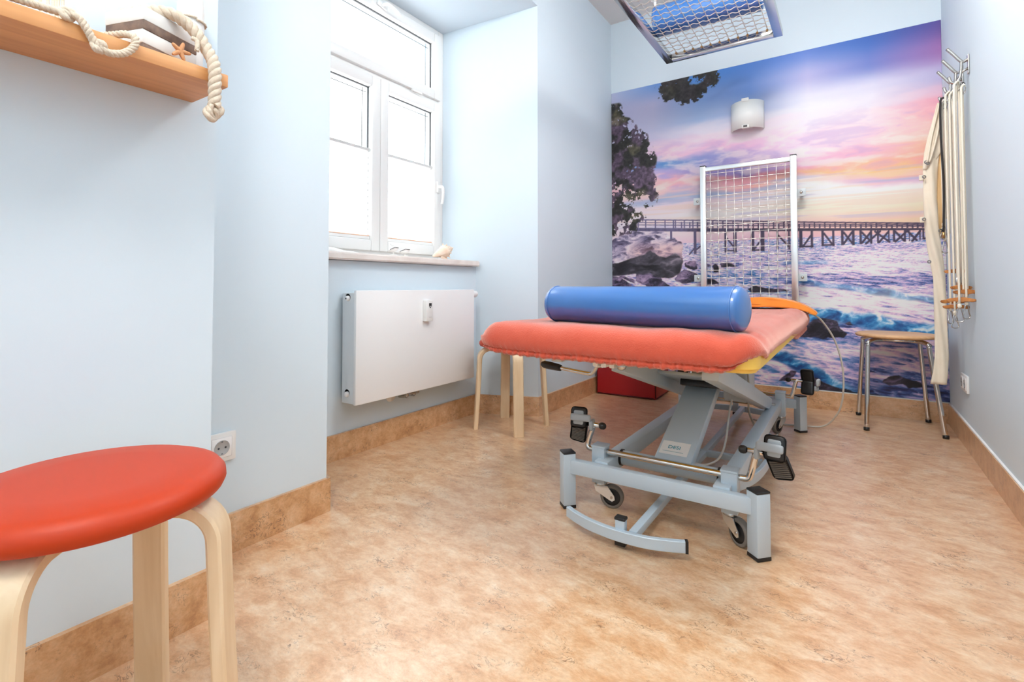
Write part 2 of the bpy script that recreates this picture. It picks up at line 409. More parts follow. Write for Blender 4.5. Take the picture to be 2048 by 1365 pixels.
SKY=[(2.27,[(180,186,214),(112,148,205),(72,132,204),(78,124,196),(92,124,196),(38,92,172),(86,70,144)]),
(2.1,[(190,190,220),(188,187,218),(132,162,212),(116,148,208),(176,174,214),(104,120,188),(152,106,165)]),
(1.95,[(196,196,222),(198,198,224),(165,186,222),(165,180,218),(222,220,232),(212,208,226),(178,172,206)]),
(1.87,[(200,200,225),(206,202,225),(224,218,232),(214,212,228),(232,230,236),(226,220,230),(214,180,200)]),
(1.8,[(205,200,225),(222,202,223),(234,212,224),(242,212,226),(233,226,233),(232,216,224),(226,156,172)]),
(1.72,[(190,190,220),(220,185,212),(232,190,213),(240,190,214),(240,214,226),(238,216,220),(236,172,168)]),
(1.65,[(140,170,210),(90,146,203),(140,148,200),(196,166,208),(240,214,226),(240,206,214),(242,190,176)]),
(1.55,[(200,180,212),(190,172,212),(150,142,196),(140,132,192),(232,180,206),(240,182,196),(250,180,140)]),
(1.5,[(245,195,200),(250,188,188),(245,172,180),(246,160,168),(236,168,176),(250,188,150),(240,162,150)]),
(1.45,[(240,205,210),(245,200,195),(205,185,205),(240,168,168),(250,184,140),(252,196,142),(250,190,122)]),
(1.4,[(215,205,218),(165,180,208),(170,184,212),(165,178,210),(240,214,208),(220,184,206),(204,172,200)]),
(1.35,[(235,222,228),(236,216,222),(240,214,218),(225,215,225),(242,240,236),(242,236,232),(240,226,222)]),
(1.25,[(225,220,228),(236,220,222),(238,228,226),(245,228,222),(248,226,206),(248,226,206),(250,220,190)]),
(1.15,[(238,215,222),(240,218,222),(245,214,216),(240,202,206),(240,196,188),(248,202,176),(250,204,170)]),
(1.05,[(230,200,218),(235,200,215),(236,198,214),(230,190,208),(228,182,196),(235,190,190),(235,190,190)])]
#            z    lightness bias at s = SKYS
SEAB=[(1.07,[.5,.5,.5,.48,.45,.45,.42]),(1.0,[.6,.6,.58,.55,.5,.52,.5]),(.95,[.6,.6,.6,.5,.55,.75,.7]),(.9,[.55,.55,.5,.45,.45,.8,.75]),(.86,[.6,.6,.55,.55,.8,.85,.8]),(.82,[.6,.6,.4,.35,.3,.55,.4]),(.78,[.6,.6,.5,.45,.3,.25,.15]),(.74,[.6,.6,.6,.6,.65,.55,.45]),(.68,[.5,.5,.5,.55,.75,.85,.8]),(.6,[.5,.5,.5,.5,.6,.7,.75]),(.52,[.4,.4,.4,.4,.4,.45,.4]),(.44,[.4,.4,.4,.4,.4,.45,.4]),(.34,[.5,.5,.5,.5,.5,.55,.5]),(.25,[.6,.6,.6,.62,.5,.42,.4]),(.17,[.6,.6,.6,.62,.4,.35,.3]),(.11,[.5,.5,.5,.55,.35,.28,.25])]
def grid(S,Z,rows,cols=SKYS):
    zs=np.array([r[0] for r in rows])[::-1]; T=np.array([r[1] for r in rows],float)[::-1]
    if T.ndim==2: T=T[...,None]
    zi=np.clip(np.interp(Z,zs,np.arange(len(zs))),0,len(zs)-1.001); si=np.clip(np.interp(S,cols,np.arange(len(cols))),0,len(cols)-1.001)
    i=zi.astype(int); j=si.astype(int); a=(zi-i)[...,None]; b=(si-j)[...,None]; a=a*a*(3-2*a)
    return (T[i,j]*(1-b)+T[i,j+1]*b)*(1-a)+(T[i+1,j]*(1-b)+T[i+1,j+1]*b)*a
def ridge(x,y,seed,o=4):
    t=0;a=1;n=0
    for k in range(o):
        t=t+a*(1-np.abs(2*vnoise(x*2**k+3.7*k,y*2**k+5.3*k,seed+k)-1)); n+=a; a*=.55
    return t/n
def paint(NX,NZ):
    S,Z=np.meshgrid(np.linspace(0,1,NX,dtype=np.float32),np.linspace(MZ0,MZ1,NZ,dtype=np.float32)); X=S*np.float32(1.977)
    # sky : colour chart pulled about by wind-streaked noise
    w1=fbm(X*2.2,Z*7,11,5)-.5; w2=fbm(X*6,Z*16,31,4)-.5; amt=ss(2.1,1.75,Z)*ss(1.2,1.5,Z)
    c=grid(np.clip(S+.10*w1*amt,0,1),Z+.16*w1*amt+.07*w2*amt,SKY)
    tuft=fbm(X*7+3*w1,Z*22,51,5)
    c=mix(c,c*.55+np.array([178,152,206])*.45,ss(.48,.78,tuft)*ss(1.9,1.7,Z)*ss(1.38,1.5,Z)*.8)
    c=mix(c,[255,232,222],ss(.54,.28,tuft)*ss(1.9,1.7,Z)*ss(1.38,1.5,Z)*.55)
    st=fbm(X*1.6,Z*45,71,3); band=ss(1.5,1.42,Z)*ss(1.13,1.2,Z)
    c=mix(c,[176,178,206],ss(.60,.72,st)*band*.55); c=mix(c,[250,205,190],ss(.42,.3,st)*band*.5)
    # a joint in the paper, upper left of the lamp
    # sea
    d=np.clip(1.07-Z,0,1); per=1/(.12+d*.75)
    wx=X*per*5.5; wy=np.log(.06+d)*13
    n=fbm(wx+2*fbm(wx*.5,wy,5,2),wy*2.2,91,5,.6); r=ridge(wx*1.5+1.5*n,wy*2.4,131,5)
    b=grid(S+.04*(n-.5),Z+.05*(fbm(X*3,Z*6,7,3)-.5),SEAB)[...,0]
    v=b+.19-.12*ss(.6,.15,Z)+(n-.5)*1.05+(r-.62)*1.1
    sea=np.zeros(c.shape,np.float32); stops=[(-.1,(22,26,62)),(.16,(44,56,108)),(.36,(84,108,168)),(.52,(150,150,200)),(.68,(208,180,214)),(.85,(240,214,226)),(1.1,(252,238,236))]
    for k in range(3): sea[...,k]=np.interp(v,[p[0] for p in stops],[p[1][k] for p in stops])
    teal=fbm(X*2.5,Z*9,161,3); sea=mix(sea,sea*.45+np.array([60,150,196])*.55,ss(.5,.68,teal)*.8*ss(.9,.3,v))
    # breaking foam bands
    for (cx,zf,th,seed,s0,s1) in [(0,lambda s:.64-.085*(s-.64)/.33-.045,.062,201,.40,1.0),(0,lambda s:.335-.09*(s-.55)/.1,.05,211,.5,.76),(0,lambda s:.905+0*s,.022,221,.6,.72),(0,lambda s:.79-.1*(s-.65)/.3,.03,231,.62,1.0),(0,lambda s:.72+0*s,.02,241,.3,.62)]:
        e=fbm(X*9,Z*12,seed,4)-.5; q=(Z-zf(S)+e*th*1.2)/th
        m=ss(-1,-.3,q)*ss(1,.25,q)*ss(s0-.04,s0+.03,S)*ss(s1+.03,s1-.03,S)
        f=ridge(X*11+2*e,Z*17+2*e,seed+3,5); strong=.95 if th>.04 else .55
        fc=np.zeros(c.shape,np.float32)
        fv=f+.55*q*.35+.08*(fbm(X*40,Z*50,seed+9,3)-.5)
        for k in range(3): fc[...,k]=np.interp(fv,[.35,.55,.7,.82,.95],[(18,62,118)[k],(36,108,170)[k],(70,152,204)[k],(168,206,232)[k],(240,240,246)[k]])
        sea=mix(sea,fc,m*strong)
    m=ss(1.067,1.071,Z); c=sea*(1-m[...,None])+c*m[...,None]
    # rocks
    rn=fbm(X*16,Z*24,301,5); rr=ridge(X*10+rn,Z*20+2*rn,311,5)
    edge=(rn-.5)*.03
    for i,p in enumerate(ROCKS):
        m=ss(-.003,.004,poly(S,Z,p,0)+edge)
        zc=np.mean([q[1] for q in p]); up=ss(-.06,.06,Z-zc+(rr-.6)*.15)
        rc=np.zeros(c.shape,np.float32); rv=.18+.32*up*(1 if i<5 else .55)+(rr-.62)*.8+(rn-.5)*.5-(0 if i<5 else .12)
        for k in range(3): rc[...,k]=np.interp(rv,[0,.25,.5,.75,1],[(20,18,30)[k],(52,46,62)[k],(112,96,124)[k],(178,152,182)[k],(225,205,222)[k]])
        c=mix(c,rc,m)
    m=ss(-.002,.004,poly(S,Z,BOULDER,0)+edge*.8)
    bn=fbm(X*9,Z*22,331,5); br=ridge(X*8+2*bn,Z*26+bn*3,341,5); bv=.55+(br-.6)*1.3+(bn-.5)*1.0
    rc=np.zeros(c.shape,np.float32)
    for k in range(3): rc[...,k]=np.interp(bv,[0,.3,.5,.7,.95],[(58,52,72)[k],(108,100,128)[k],(164,152,178)[k],(206,190,206)[k],(240,226,230)[k]])
    rc=mix(rc,rc*.6+np.array([214,150,138])*.4,ss(1.12,1.02,Z)*ss(.03,.12,S)*.8)
    c=mix(c,rc,m)
    m=ss(-.004,.008,poly(S,Z,UNDER,0)+edge*1.3); uv=.3+(ridge(X*6+bn,Z*14+bn*2,351,4)-.6)*.9+.35*ss(.14,.24,S)*ss(.86,.96,Z)
    for k in range(3): rc[...,k]=np.interp(uv,[0,.3,.6,.9],[(22,20,26)[k],(52,48,56)[k],(98,92,104)[k],(150,138,150)[k]])
    c=mix(c,rc,m)
    # pier
    px=1.977/NX; dk=np.array([70,58,84]); 
    rail=np.interp(S,[.093,.331,.637,.949,1.01],[1.263,1.225,1.17,1.119,1.111]); dt=np.interp(S,[.093,.33,.636,.949,1.01],[1.203,1.17,1.131,1.093,1.087]); db=np.interp(S,[.093,.33,.636,.949,1.01],[1.176,1.144,1.111,1.079,1.074])
    on_=(S>.085)
    def line(dist,w): return ss(w+px*.8,w-px*.2,np.abs(dist))
    col=mix(np.zeros(c.shape,np.float32)+np.array([112,104,138]),dk,ss(.2,.6,S))
    for f,w in ((1.,.0036),(.66,.0026),(.36,.0026)):
        c=c*(1-(line(Z-(dt+(rail-dt)*f),w)*on_*.92)[...,None])+col*(line(Z-(dt+(rail-dt)*f),w)*on_*.92)[...,None]
    posts=[.094,.106,.135,.172,.208,.239,.246,.268,.278,.297,.308,.324]; s=.342
    while s<1: posts.append(s); s+=.017-.009*(s-.34)
    def ink(s0,s1,z0,z1,fn,k):
        j0,j1=np.searchsorted(S[0],[s0,s1]); i0,i1=np.searchsorted(Z[:,0],[z0,z1]); bx=(slice(i0,i1),slice(j0,j1))
        m=fn(S[bx],Z[bx],bx)[...,None]; c[bx]=c[bx]*(1-m)+col[bx]*k*m
    for i,q in enumerate(posts):
        ink(q-.006,q+.006,1.05,1.3,lambda s_,z_,bx:line((s_-q)*1.977,.0036 if q<.35 else .0028)*(z_<rail[bx]+(.002 if (i%2==0 or q<.24) else -.012))*(z_>dt[bx]),1.)
    m=ss(-.001,.003,np.minimum(dt-Z,Z-db))*on_; pl=.85+.3*(fbm(X*60,Z*30,401,2)-.5); c=c*(1-m[...,None])+(col*pl[...,None]*1.05)*m[...,None]
    for a,b_,zb in LEGS:
        ink(a-.006,b_+.006,.95,1.3,lambda s_,z_,bx:ss(-.0015,.0025,np.minimum(np.minimum(s_-a,b_-s_)*1.977,np.minimum(z_-zb,db[bx]-z_+.01))),.92)
    for a,z0,b_,z1 in BRACES:
        dx,dz=(b_-a)*1.977,z1-z0; l=dx*dx+dz*dz
        def br(s_,z_,bx):
            t=np.clip(((s_-a)*1.977*dx+(z_-z0)*dz)/l,0,1); return line(np.hypot((s_-a)*1.977-t*dx,z_-z0-t*dz),.0045)
        ink(a-.01,b_+.01,.95,1.3,br,.9)
    for a,b_,zb in [(.413,.453,1.003),(.497,.539,1.0),(.639,.678,1.012),(.7,.735,1.016)]:
        m=line(Z-zb,.004)*(S>a)*(S<b_); c=c*(1-m[...,None])+(col*.8)*m[...,None]
    # foliage, leafy ragged edges
    lf=fbm(X*42,Z*42,421,3,.7); lc=fbm(X*9,Z*9,431,4)
    for P,k in ((TREE,0),(TOPTREE,1)):
        sd=poly(S,Z,P,0)
        lo=.045 if k==0 else .02
        m=ss(.47,.53,lf+np.clip(sd/lo,-1.4,1.0)*.2+(lc-.5)*(1.0 if k==0 else .4)+(.09 if k==0 else .2))
        if k==0: m=m*ss(-.035,-.02,sd)
        else:
            m=m*ss(-.03,-.015,sd); m=m*(1-ss(.075,.045,np.hypot((S-.324)*1.977,(Z-2.24)*1.5)+.03*(lf-.5))*ss(.5,.42,lf))
        g=fbm(X*14,Z*14,441,4); tone=fbm(X*60,Z*60,451,3)
        gc=mix(np.zeros(c.shape,np.float32)+np.array([44,43,40]),[96,80,98],ss(.42,.62,g)*(1. if k==0 else .25)); gc=mix(gc,[110,106,80],ss(.55,.72,fbm(X*8,Z*8,461,3))*.6*(1 if k==0 else .3))
        gc=gc*(.55+.9*tone)[...,None]
        c=c*(1-m[...,None])+gc*m[...,None]
    return np.clip(c,0,255)

# ================================================================== THE ROOM
XR, YM, ZC = .458, 3.679, 2.815           # right wall, mural wall, ceiling
X1, X2, X3, X4 = -1.237, -1.482, -1.88, -1.523   # steps of the window wall
YB = -1.3
XW = -2.08                                # window plane
bm = new(); box(bm, -2.4, .6, YB - .1, YM + .15, -.05, 0); struct('floor', bm, 'floor_lino', 'marbled tan linoleum floor running under the couch and stools', 'floor')
bm = new(); box(bm, -2.4, .6, YB - .1, YM + .15, ZC, ZC + .06); struct('ceiling', bm, 'ceiling_paint', 'plain white ceiling above the hanging grid', 'ceiling')
bm = new(); box(bm, XR, XR + .12, YB, YM + .12, 0, ZC); struct('wall_right', bm, 'wall_paint', 'pale blue wall carrying the steel coat hooks', 'wall')
bm = new(); box(bm, -2.3, XR + .12, YM, YM + .12, 0, ZC); struct('wall_far', bm, 'wall_paint', 'pale blue end wall behind the seaside mural', 'wall')
bm = new(); box(bm, X1 - .2, XR + .12, YB - .1, YB, 0, ZC); struct('wall_back', bm, 'wall_paint', 'plain pale blue wall behind the viewer', 'wall')
# window wall: stepped plaster with a splayed niche
wl = new()
prism(wl, [(-2.3, YB), (X1, YB), (X1, .593), (-2.3, .593)], 0, ZC)
prism(wl, [(-2.3, .593), (X2, .593), (X2, 1.086), (-2.3, 1.086)], 0, ZC)
prism(wl, [(-2.3, 1.086), (X2, 1.086), (XW, 1.313), (-2.3, 1.313)], 0, ZC)
prism(wl, [(-2.3, 2.343), (XW, 2.343), (X4, 2.555), (-2.3, 2.555)], 0, ZC)
prism(wl, [(-2.3, 2.555), (X4, 2.555), (X4, YM), (-2.3, YM)], 0, ZC)
prism(wl, [(-2.3, 1.22), (X3, 1.22), (X3, 2.43), (-2.3, 2.43)], 0, .876)
lo = [(XW, 1.313, 2.335), (XW, 2.343, 2.335), (X4, 2.555, 2.44), (X2, 1.086, 2.44), (-2.3, 1.2, 2.335), (-2.3, 2.5, 2.335)]
# lintel over the niche, its soffit rising toward the room
v = [wl.verts.new(p) for p in ((-2.3, 1.086, 2.335), (-2.3, 2.555, 2.335), (XW, 2.555, 2.335), (XW, 1.086, 2.335), (X2, 1.086, 2.44), (X4, 2.555, 2.44), (X2, 1.086, ZC), (X4, 2.555, ZC), (-2.3, 1.086, ZC), (-2.3, 2.555, ZC))]
fs = [wl.faces.new([v[i] for i in f]) for f in ((0, 3, 2, 1), (3, 4, 5, 2), (4, 6, 7, 5), (6, 8, 9, 7), (8, 0, 1, 9), (0, 8, 6, 4, 3), (1, 2, 5, 7, 9))]
bmesh.ops.recalc_face_normals(wl, faces=fs)
struct('wall_left', wl, 'wall_paint', 'stepped pale blue wall with the splayed window niche', 'wall')

# skirting of the same linoleum, one run for each wall
def skirting(name, pts, label, h=.112, t=.012, seal=True):
    b = new(); s = new()
    # offset path to the room side (left of travel direction)
    P = [Vector((x, y)) for x, y in pts]; off = []; o2 = []
    for i, p in enumerate(P):
        ds = []
        if i: ds.append((p - P[i - 1]).normalized())
        if i < len(P) - 1: ds.append((P[i + 1] - p).normalized())
        n = sum(((Vector((d.y, -d.x))) for d in ds), Vector((0, 0)))
        n = n / (n.length ** 2) * len(ds) if len(ds) == 1 else n * 2 / n.length_squared if n.length_squared else n
        off.append(p + n * t); o2.append(p + n * (t * .75))
    def strip(bm_, inner, outer, z0, z1):
        fs = []
        V = [[bm_.verts.new((q.x, q.y, z)) for q, z in ((a, z0), (c, z0), (c, z1), (a, z1))] for a, c in zip(inner, outer)]
        for i in range(len(V) - 1):
            for k in range(4): fs.append(bm_.faces.new((V[i][k], V[i][(k + 1) % 4], V[i + 1][(k + 1) % 4], V[i + 1][k])))
        fs.append(bm_.faces.new(V[0][::-1])); fs.append(bm_.faces.new(V[-1]))
        bmesh.ops.recalc_face_normals(bm_, faces=fs)
    strip(b, P, off, 0, h); strip(s, P, o2, h, h + .004)
    o = struct(name, b, 'skirting_lino', label, 'skirting')
    if seal: obj('sealant_line', s, 'sealant', o)
skirting('baseboard_left', [(X1, YB), (X1, .593), (X2, .593), (X2, 1.086), (X3, 1.237), (X3, 2.418), (X4, 2.555), (X4, YM)], 'brown marbled linoleum skirting stepping along the window wall', seal=False)
skirting('baseboard_far', [(X4, YM), (XR, YM)], 'brown marbled linoleum skirting under the mural')
skirting('baseboard_right', [(XR, YM), (XR, YB)], 'brown marbled linoleum skirting along the hook wall')

# ================================================================== MURAL
NXm, NZm = 600, 660
img = paint(NXm, NZm)
c01 = np.clip(128 + (img - 128) * 1.06 - 2, 0, 236) / 255.
linc = np.where(c01 <= .04045, c01 / 12.92, ((c01 + .055) / 1.055) ** 2.4)
gx, gz = np.meshgrid(np.linspace(MX0, MX1, NXm), np.linspace(MZ0, MZ1, NZm))
front = np.stack([gx, np.full_like(gx, YM - .0025), gz], -1).reshape(-1, 3)
idx = np.arange(NXm * NZm).reshape(NZm, NXm)
quads = np.stack([idx[:-1, :-1], idx[:-1, 1:], idx[1:, 1:], idx[1:, :-1]], -1).reshape(-1, 4)
rim = np.concatenate([idx[0, :], idx[1:, -1], idx[-1, -2::-1], idx[-2:0:-1, 0]])   # the sheet has an edge
back = front[rim].copy(); back[:, 1] = YM - .0002
nb = len(front); nr = len(rim); kb = np.arange(nr)
edge = np.stack([rim, nb + kb, nb + (kb + 1) % nr, np.roll(rim, -1)], -1)
allv = np.concatenate([front, back]); allf = np.concatenate([quads, edge])
me = bpy.data.meshes.new('wall_mural')
me.vertices.add(len(allv)); me.vertices.foreach_set('co', allv.astype(np.float32).ravel())
me.loops.add(allf.size); me.loops.foreach_set('vertex_index', allf.astype(np.int32).ravel())
me.polygons.add(len(allf)); me.polygons.foreach_set('loop_start', np.arange(0, allf.size, 4, dtype=np.int32))
me.update(calc_edges=True)
ca = me.color_attributes.new('print', 'FLOAT_COLOR', 'POINT')
cc = np.concatenate([linc.reshape(-1, 3), linc.reshape(-1, 3)[rim]]); cc = np.concatenate([cc, np.ones((len(cc), 1))], 1)
ca.data.foreach_set('color', cc.astype(np.float32).ravel())
mm = mat('mural_print', (255, 255, 255), .55); nt = mm.node_tree
at = nt.nodes.new('ShaderNodeAttribute'); at.attribute_name = 'print'
nt.links.new(at.outputs['Color'], nt.nodes['Principled BSDF'].inputs['Base Color'])
me.materials.append(mm)
mo = bpy.data.objects.new('wall_mural', me); COL.objects.link(mo)
tag(mo, 'wall-filling photo mural of a pier, surf, rocks and a pink sunset sky', 'mural')

# ================================================================== WINDOW
YL, YRi, ZB, ZT = 1.313, 2.343, .912, 2.335
def frame_bm(y0, y1, z0, z1, w, x0, x1, r=.006):
    b = new()
    rbox(b, x0, x1, y0, y0 + w, z0, z1, r); rbox(b, x0, x1, y1 - w, y1, z0, z1, r)
    rbox(b, x0, x1, y0 + w - .001, y1 - w + .001, z0, z0 + w, r); rbox(b, x0, x1, y0 + w - .001, y1 - w + .001, z1 - w, z1, r)
    return b
b = frame_bm(YL, YRi, ZB, ZT, .045, XW - .07, XW); rbox(b, XW - .07, XW - .001, YL + .04, YRi - .04, 1.862, 1.905, .004)
rbox(b, XW - .07, XW - .001, 1.81, 1.846, ZB + .04, 1.87, .004)
win = struct('window_1', b, 'white_pvc', 'white plastic casement window with a tilting top light', 'window', smooth=40)
def sash(y0, y1, z0, z1, name='sash'):
    w = .058
    s = obj(name, frame_bm(y0, y1, z0, z1, w, XW - .045, XW + .018, .008), 'white_pvc', win, 40)
    g = new(); iy0, iy1, iz0, iz1 = y0 + w, y1 - w, z0 + w, z1 - w; e = .004
    for a in ((iy0, iy0 + e, iz0, iz1), (iy1 - e, iy1, iz0, iz1), (iy0 + e, iy1 - e, iz0, iz0 + e), (iy0 + e, iy1 - e, iz1 - e, iz1)):
        box(g, XW - .021, XW - .012, *a)
    # second seal line of the double glazing
    for a in ((iy1 - .022, iy1 - .019, iz0, iz1), (iy0, iy1, iz1 - .022, iz1 - .019)):
        box(g, XW - .042, XW - .038, *a)
    obj('gasket', g, 'gasket', s)
    p = new(); box(p, XW - .03, XW - .026, iy0, iy1, iz0, iz1); obj('pane', p, 'window_glass', s)
    return s, (iy0, iy1, iz0, iz1)
def handle(parent, M):
    b = new(); rbox(b, -.014, .014, 0, .012, -.034, .034, .005)
    tube(b, smooth_path([(0, .01, 0), (0, .03, .0), (0, .042, -.008), (0, .046, -.03), (0, .044, -.07), (0, .036, -.105)], 4), lambda t: .0095 - .002 * t, 10)
    for v in b.verts: v.co = M @ v.co
    return obj('handle', b, 'white_pvc', parent, 50)
sL, rL = sash(1.352, 1.8278, .945, 1.872)
sR, rR = sash(1.8282, 2.304, .945, 1.872)
sT, rT = sash(1.352, 2.304, 1.894, 2.296, 'top_light')
Mh = Matrix.Translation((XW + .018, 2.275, 1.36)) @ Matrix.Rotation(-math.pi / 2, 4, 'Z')
handle(sR, Mh)
Mh = Matrix.Translation((XW + .018, 1.826, 2.268)) @ Matrix.Rotation(-math.pi / 2, 4, 'Z') @ Matrix.Rotation(math.radians(80), 4, 'Y')
handle(sT, Mh)
b = new(); rbox(b, XW + .016, XW + .03, 2.06, 2.13, 1.878, 1.89, .003); cyl(b, (XW + .024, 2.05, 1.884), (XW + .024, 2.064, 1.884), .006, 10); obj('tilt_stay', b, 'white_pvc', win, 40)
for (y0, y1, z0, z1), lb in ((rL, 'white half-height blind on the left casement, cut off by the wall edge'), (rR, 'white half-height blind on the right casement beside the handle')):
    t = thing('window_blind', lb, 'blind', (XW + .0, (y0 + y1) / 2, z0), 'half-height blinds on the casements')
    zt = 1.478
    b = new(); n = 26; dz = (zt - z0 - .03) / n; P = []
    for k in range(n + 1): P.append((XW - .0075 + (.0035 if k % 2 else -.0035), z0 + .022 + k * dz))
    ring = [[b.verts.new((x, y, z)) for x, z in P] for y in (y0 + .004, y1 - .004)]
    for k in range(n): b.faces.new((ring[0][k], ring[1][k], ring[1][k + 1], ring[0][k + 1]))
    obj('pleated_cloth', b, 'sheer_blind', t)
    b = new(); rbox(b, XW - .016, XW + .004, y0 + .001, y1 - .001, zt - .01, zt + .006, .003); obj('top_rail', b, 'blind_rail', t)
    b = new(); rbox(b, XW - .016, XW + .004, y0 + .001, y1 - .001, z0 + .001, z0 + .018, .003); obj('bottom_rail', b, 'white_pvc', t)
    b = new(); box(b, XW - .012, XW + .003, y0 + .003, y1 - .003, z0 + .018, z0 + .023); obj('hem', b, 'blind_hem', t)
# marble sill
b = new(); prism(b, [(XW - .01, 1.32), (-1.85, 1.235), (-1.838, 1.25), (-1.838, 2.404), (-1.85, 2.415), (XW - .01, 2.34)], .878, .911)
bmesh.ops.bevel(b, geom=b.edges[:], offset=.006, segments=3, affect='EDGES')
tag(obj('window_sill', b, 'marble', None, 40), 'cream marble window sill with a rounded edge', 'sill', kind='structure')

# ================================================================== RADIATOR under the sill
t = thing('radiator', 'flat white panel radiator on the wall below the marble sill', 'radiator', (-1.82, 1.85, .245))
Y0, Y1, Z0, Z1 = 1.437, 2.262, .245, .742
b = new(); rbox(b, -1.785, -1.768, Y0, Y1, Z0, Z1, .004); obj('front_panel', b, 'white_enamel', t, 40)
b = new(); rbox(b, -1.862, -1.784, Y0 + .002, Y0 + .006, Z0 + .004, Z1 - .012, .001); obj('side_cover', b, 'radiator_side', t)
b = new(); rbox(b, -1.862, -1.784, Y1 - .006, Y1 - .002, Z0 + .004, Z1 - .012, .001); obj('side_cover', b, 'radiator_side', t)
b = new(); box(b, -1.862, -1.785, Y0 + .006, Y1 - .006, Z1 - .02, Z1 - .012); obj('top_grille', b, 'white_enamel', t)
b = new(); box(b, -1.862, -1.848, Y0 + .01, Y1 - .01, Z0 + .01, Z1 - .02); obj('rear_panel', b, 'white_enamel', t)
for z, n in ((Z1 - .035, 'bleed_plug'), (Z0 + .045, 'blanking_plug')):
    b = new(); lathe(b, [(0, .014), (.008, .013), (.011, .01), (.0125, 0)], 18, axis_M((-1.824, Y0 + .003, z), (0, -1, 0))); o = obj(n, b, 'white_enamel', t)
    b = new(); lathe(b, [(0, .0005), (.017, .0005), (.017, -.001)], 18, axis_M((-1.826, Y0 + .0025, z + .004), (0, -1, 0))); obj('plug_hole', b, 'socket_dark', o)
    if z > .5:
        b = new(); lathe(b, [(0, .0148), (.004, .0146), (.004, .012)], 10, axis_M((-1.824, Y0 + .003, z), (0, -1, 0))); obj('bleed_screw', b, 'socket_dark', o)
b = new(); lathe(b, [(0, .06), (.014, .058), (.019, .05), (.02, .012), (.016, 0), (0, 0)], 20, axis_M((-1.80, Y1, Z1 - .026), (0, 1, 0))); obj('thermostat_head', b, 'white_enamel', t, 50)
b = new()
for y in (1.80, 1.85):
    cyl(b, (-1.83, y, Z0 + .005), (-1.83, y, Z0 - .03), .011, 12); cyl(b, (-1.83, y, Z0 - .03), (-1.88, y, Z0 - .035), .009, 12); cyl(b, (-1.83, y - .001, Z0 - .012), (-1.80, y - .001, Z0 - .012), .009, 8)
rbox(b, -1.845, -1.815, 1.785, 1.865, Z0 - .024, Z0 - .01, .003); obj('valve_block', b, 'steel', t, 50)
b = new(); lathe(b, [(0, .004), (.03, .004), (.032, 0)], 20, axis_M((-1.879, 1.74, Z0 - .02), (1, 0, 0))); obj('pipe_rosette', b, 'white_pvc', t)
# heat meter clipped on the panel
m_ = thing('heat_meter', 'small white heat cost meter on the radiator front', 'meter', (-1.768, 1.87, .59))
b = new(); rbox(b, -1.768, -1.742, 1.845, 1.893, .585, .69, .004); obj('housing', b, 'white_pvc', m_, 40)
b = new(); prism(b, [(1.863, .676), (1.882, .676), (1.882, .66), (1.8725, .65), (1.863, .66)], -1.7425, -1.7412, 'x'); d_ = obj('display_shield', b, 'dark_print', m_)
b = new(); box(b, -1.7413, -1.7408, 1.8655, 1.8795, .667, .674); obj('display', b, 'black_plastic', d_)
b = new(); box(b, -1.7413, -1.7408, 1.866, 1.879, .658, .660); obj('printed_line', b, 'sticker', d_)
b = new(); box(b, -1.7423, -1.7415, 1.861, 1.884, .607, .6085); box(b, -1.7423, -1.7415, 1.863, 1.882, .603, .6045); obj('printed_line', b, 'blind_rail', m_)

# ================================================================== POWER SOCKETS
def socket(name, label, M, n, w):
    """built in local XZ facing +Y... M places it"""
    t = thing(name, label, 'socket', M.translation)
    b = new(); rbox(b, -w / 2, w / 2, 0, .010, -.0405, .0405, .003, 2, M); obj('cover_plate', b, 'white_pvc', t, 40)
    for k in range(n):
        c = (k - (n - 1) / 2) * .071
        b = new(); rbox(b, c - .028, c + .028, .009, .0125, -.028, .028, .003, 2, M); pl = obj('insert', b, 'white_enamel', t, 40)
        b = new(); lathe(b, [(0, .0), (.0185, .0), (.0195, .0012), (.0205, .0012), (.0212, 0)], 28, M @ axis_M((c, .0128, 0), (0, 1, 0))); cup = obj('recess', b, 'socket_grey', pl)
        b = new()
        for s in (-1, 1): lathe(b, [(0, .0004), (.0028, .0004), (.0028, -.002)], 10, M @ axis_M((c + s * .0095, .0129, 0), (0, 1, 0)))
        for s in (-1, 1): box(b, c - .002, c + .002, .0125, .0134, s * .0165 - .0012, s * .0165 + .0012, M)
        obj('contact', b, 'socket_dark', pl)
    return t
socket('power_socket', 'white single power socket on the blue wall behind the orange stool', Matrix.Translation((X2, .735, .306)) @ Matrix.Rotation(-math.pi / 2, 4, 'Z'), 1, .081)
socket('double_socket', 'white double power socket low on the wall below the hooks', Matrix.Translation((XR, 3.20, .30)) @ Matrix.Rotation(math.pi / 2, 4, 'Z'), 2, .15)

# ================================================================== CEILING LAMPS (added out of view to light the room)
for lx, ly, lb in ((-.08, 1.85, 'added unseen drum ceiling light over the middle of the room'), (-.35, -.35, 'added unseen drum ceiling light near the viewer')):
    t = thing('added_ceiling_light', lb, 'added light', (lx, ly, ZC), 'added drum lamps')
    Ml = Matrix.Translation((lx, ly, ZC)) @ Matrix.Rotation(math.pi, 4, 'X')
    b = new(); lathe(b, [(0, 0), (.25, 0), (.255, .004), (.255, .02), (.25, .024), (0, .024)], 48, Ml); obj('base_ring', b, 'white_enamel', t, 40)
    b = new(); lathe(b, [(.24, .024), (.245, .03), (.245, .12), (.235, .135), (.2, .142), (0, .145)], 48, Ml); obj('diffuser', b, 'added_lamp_glow', t, 40)

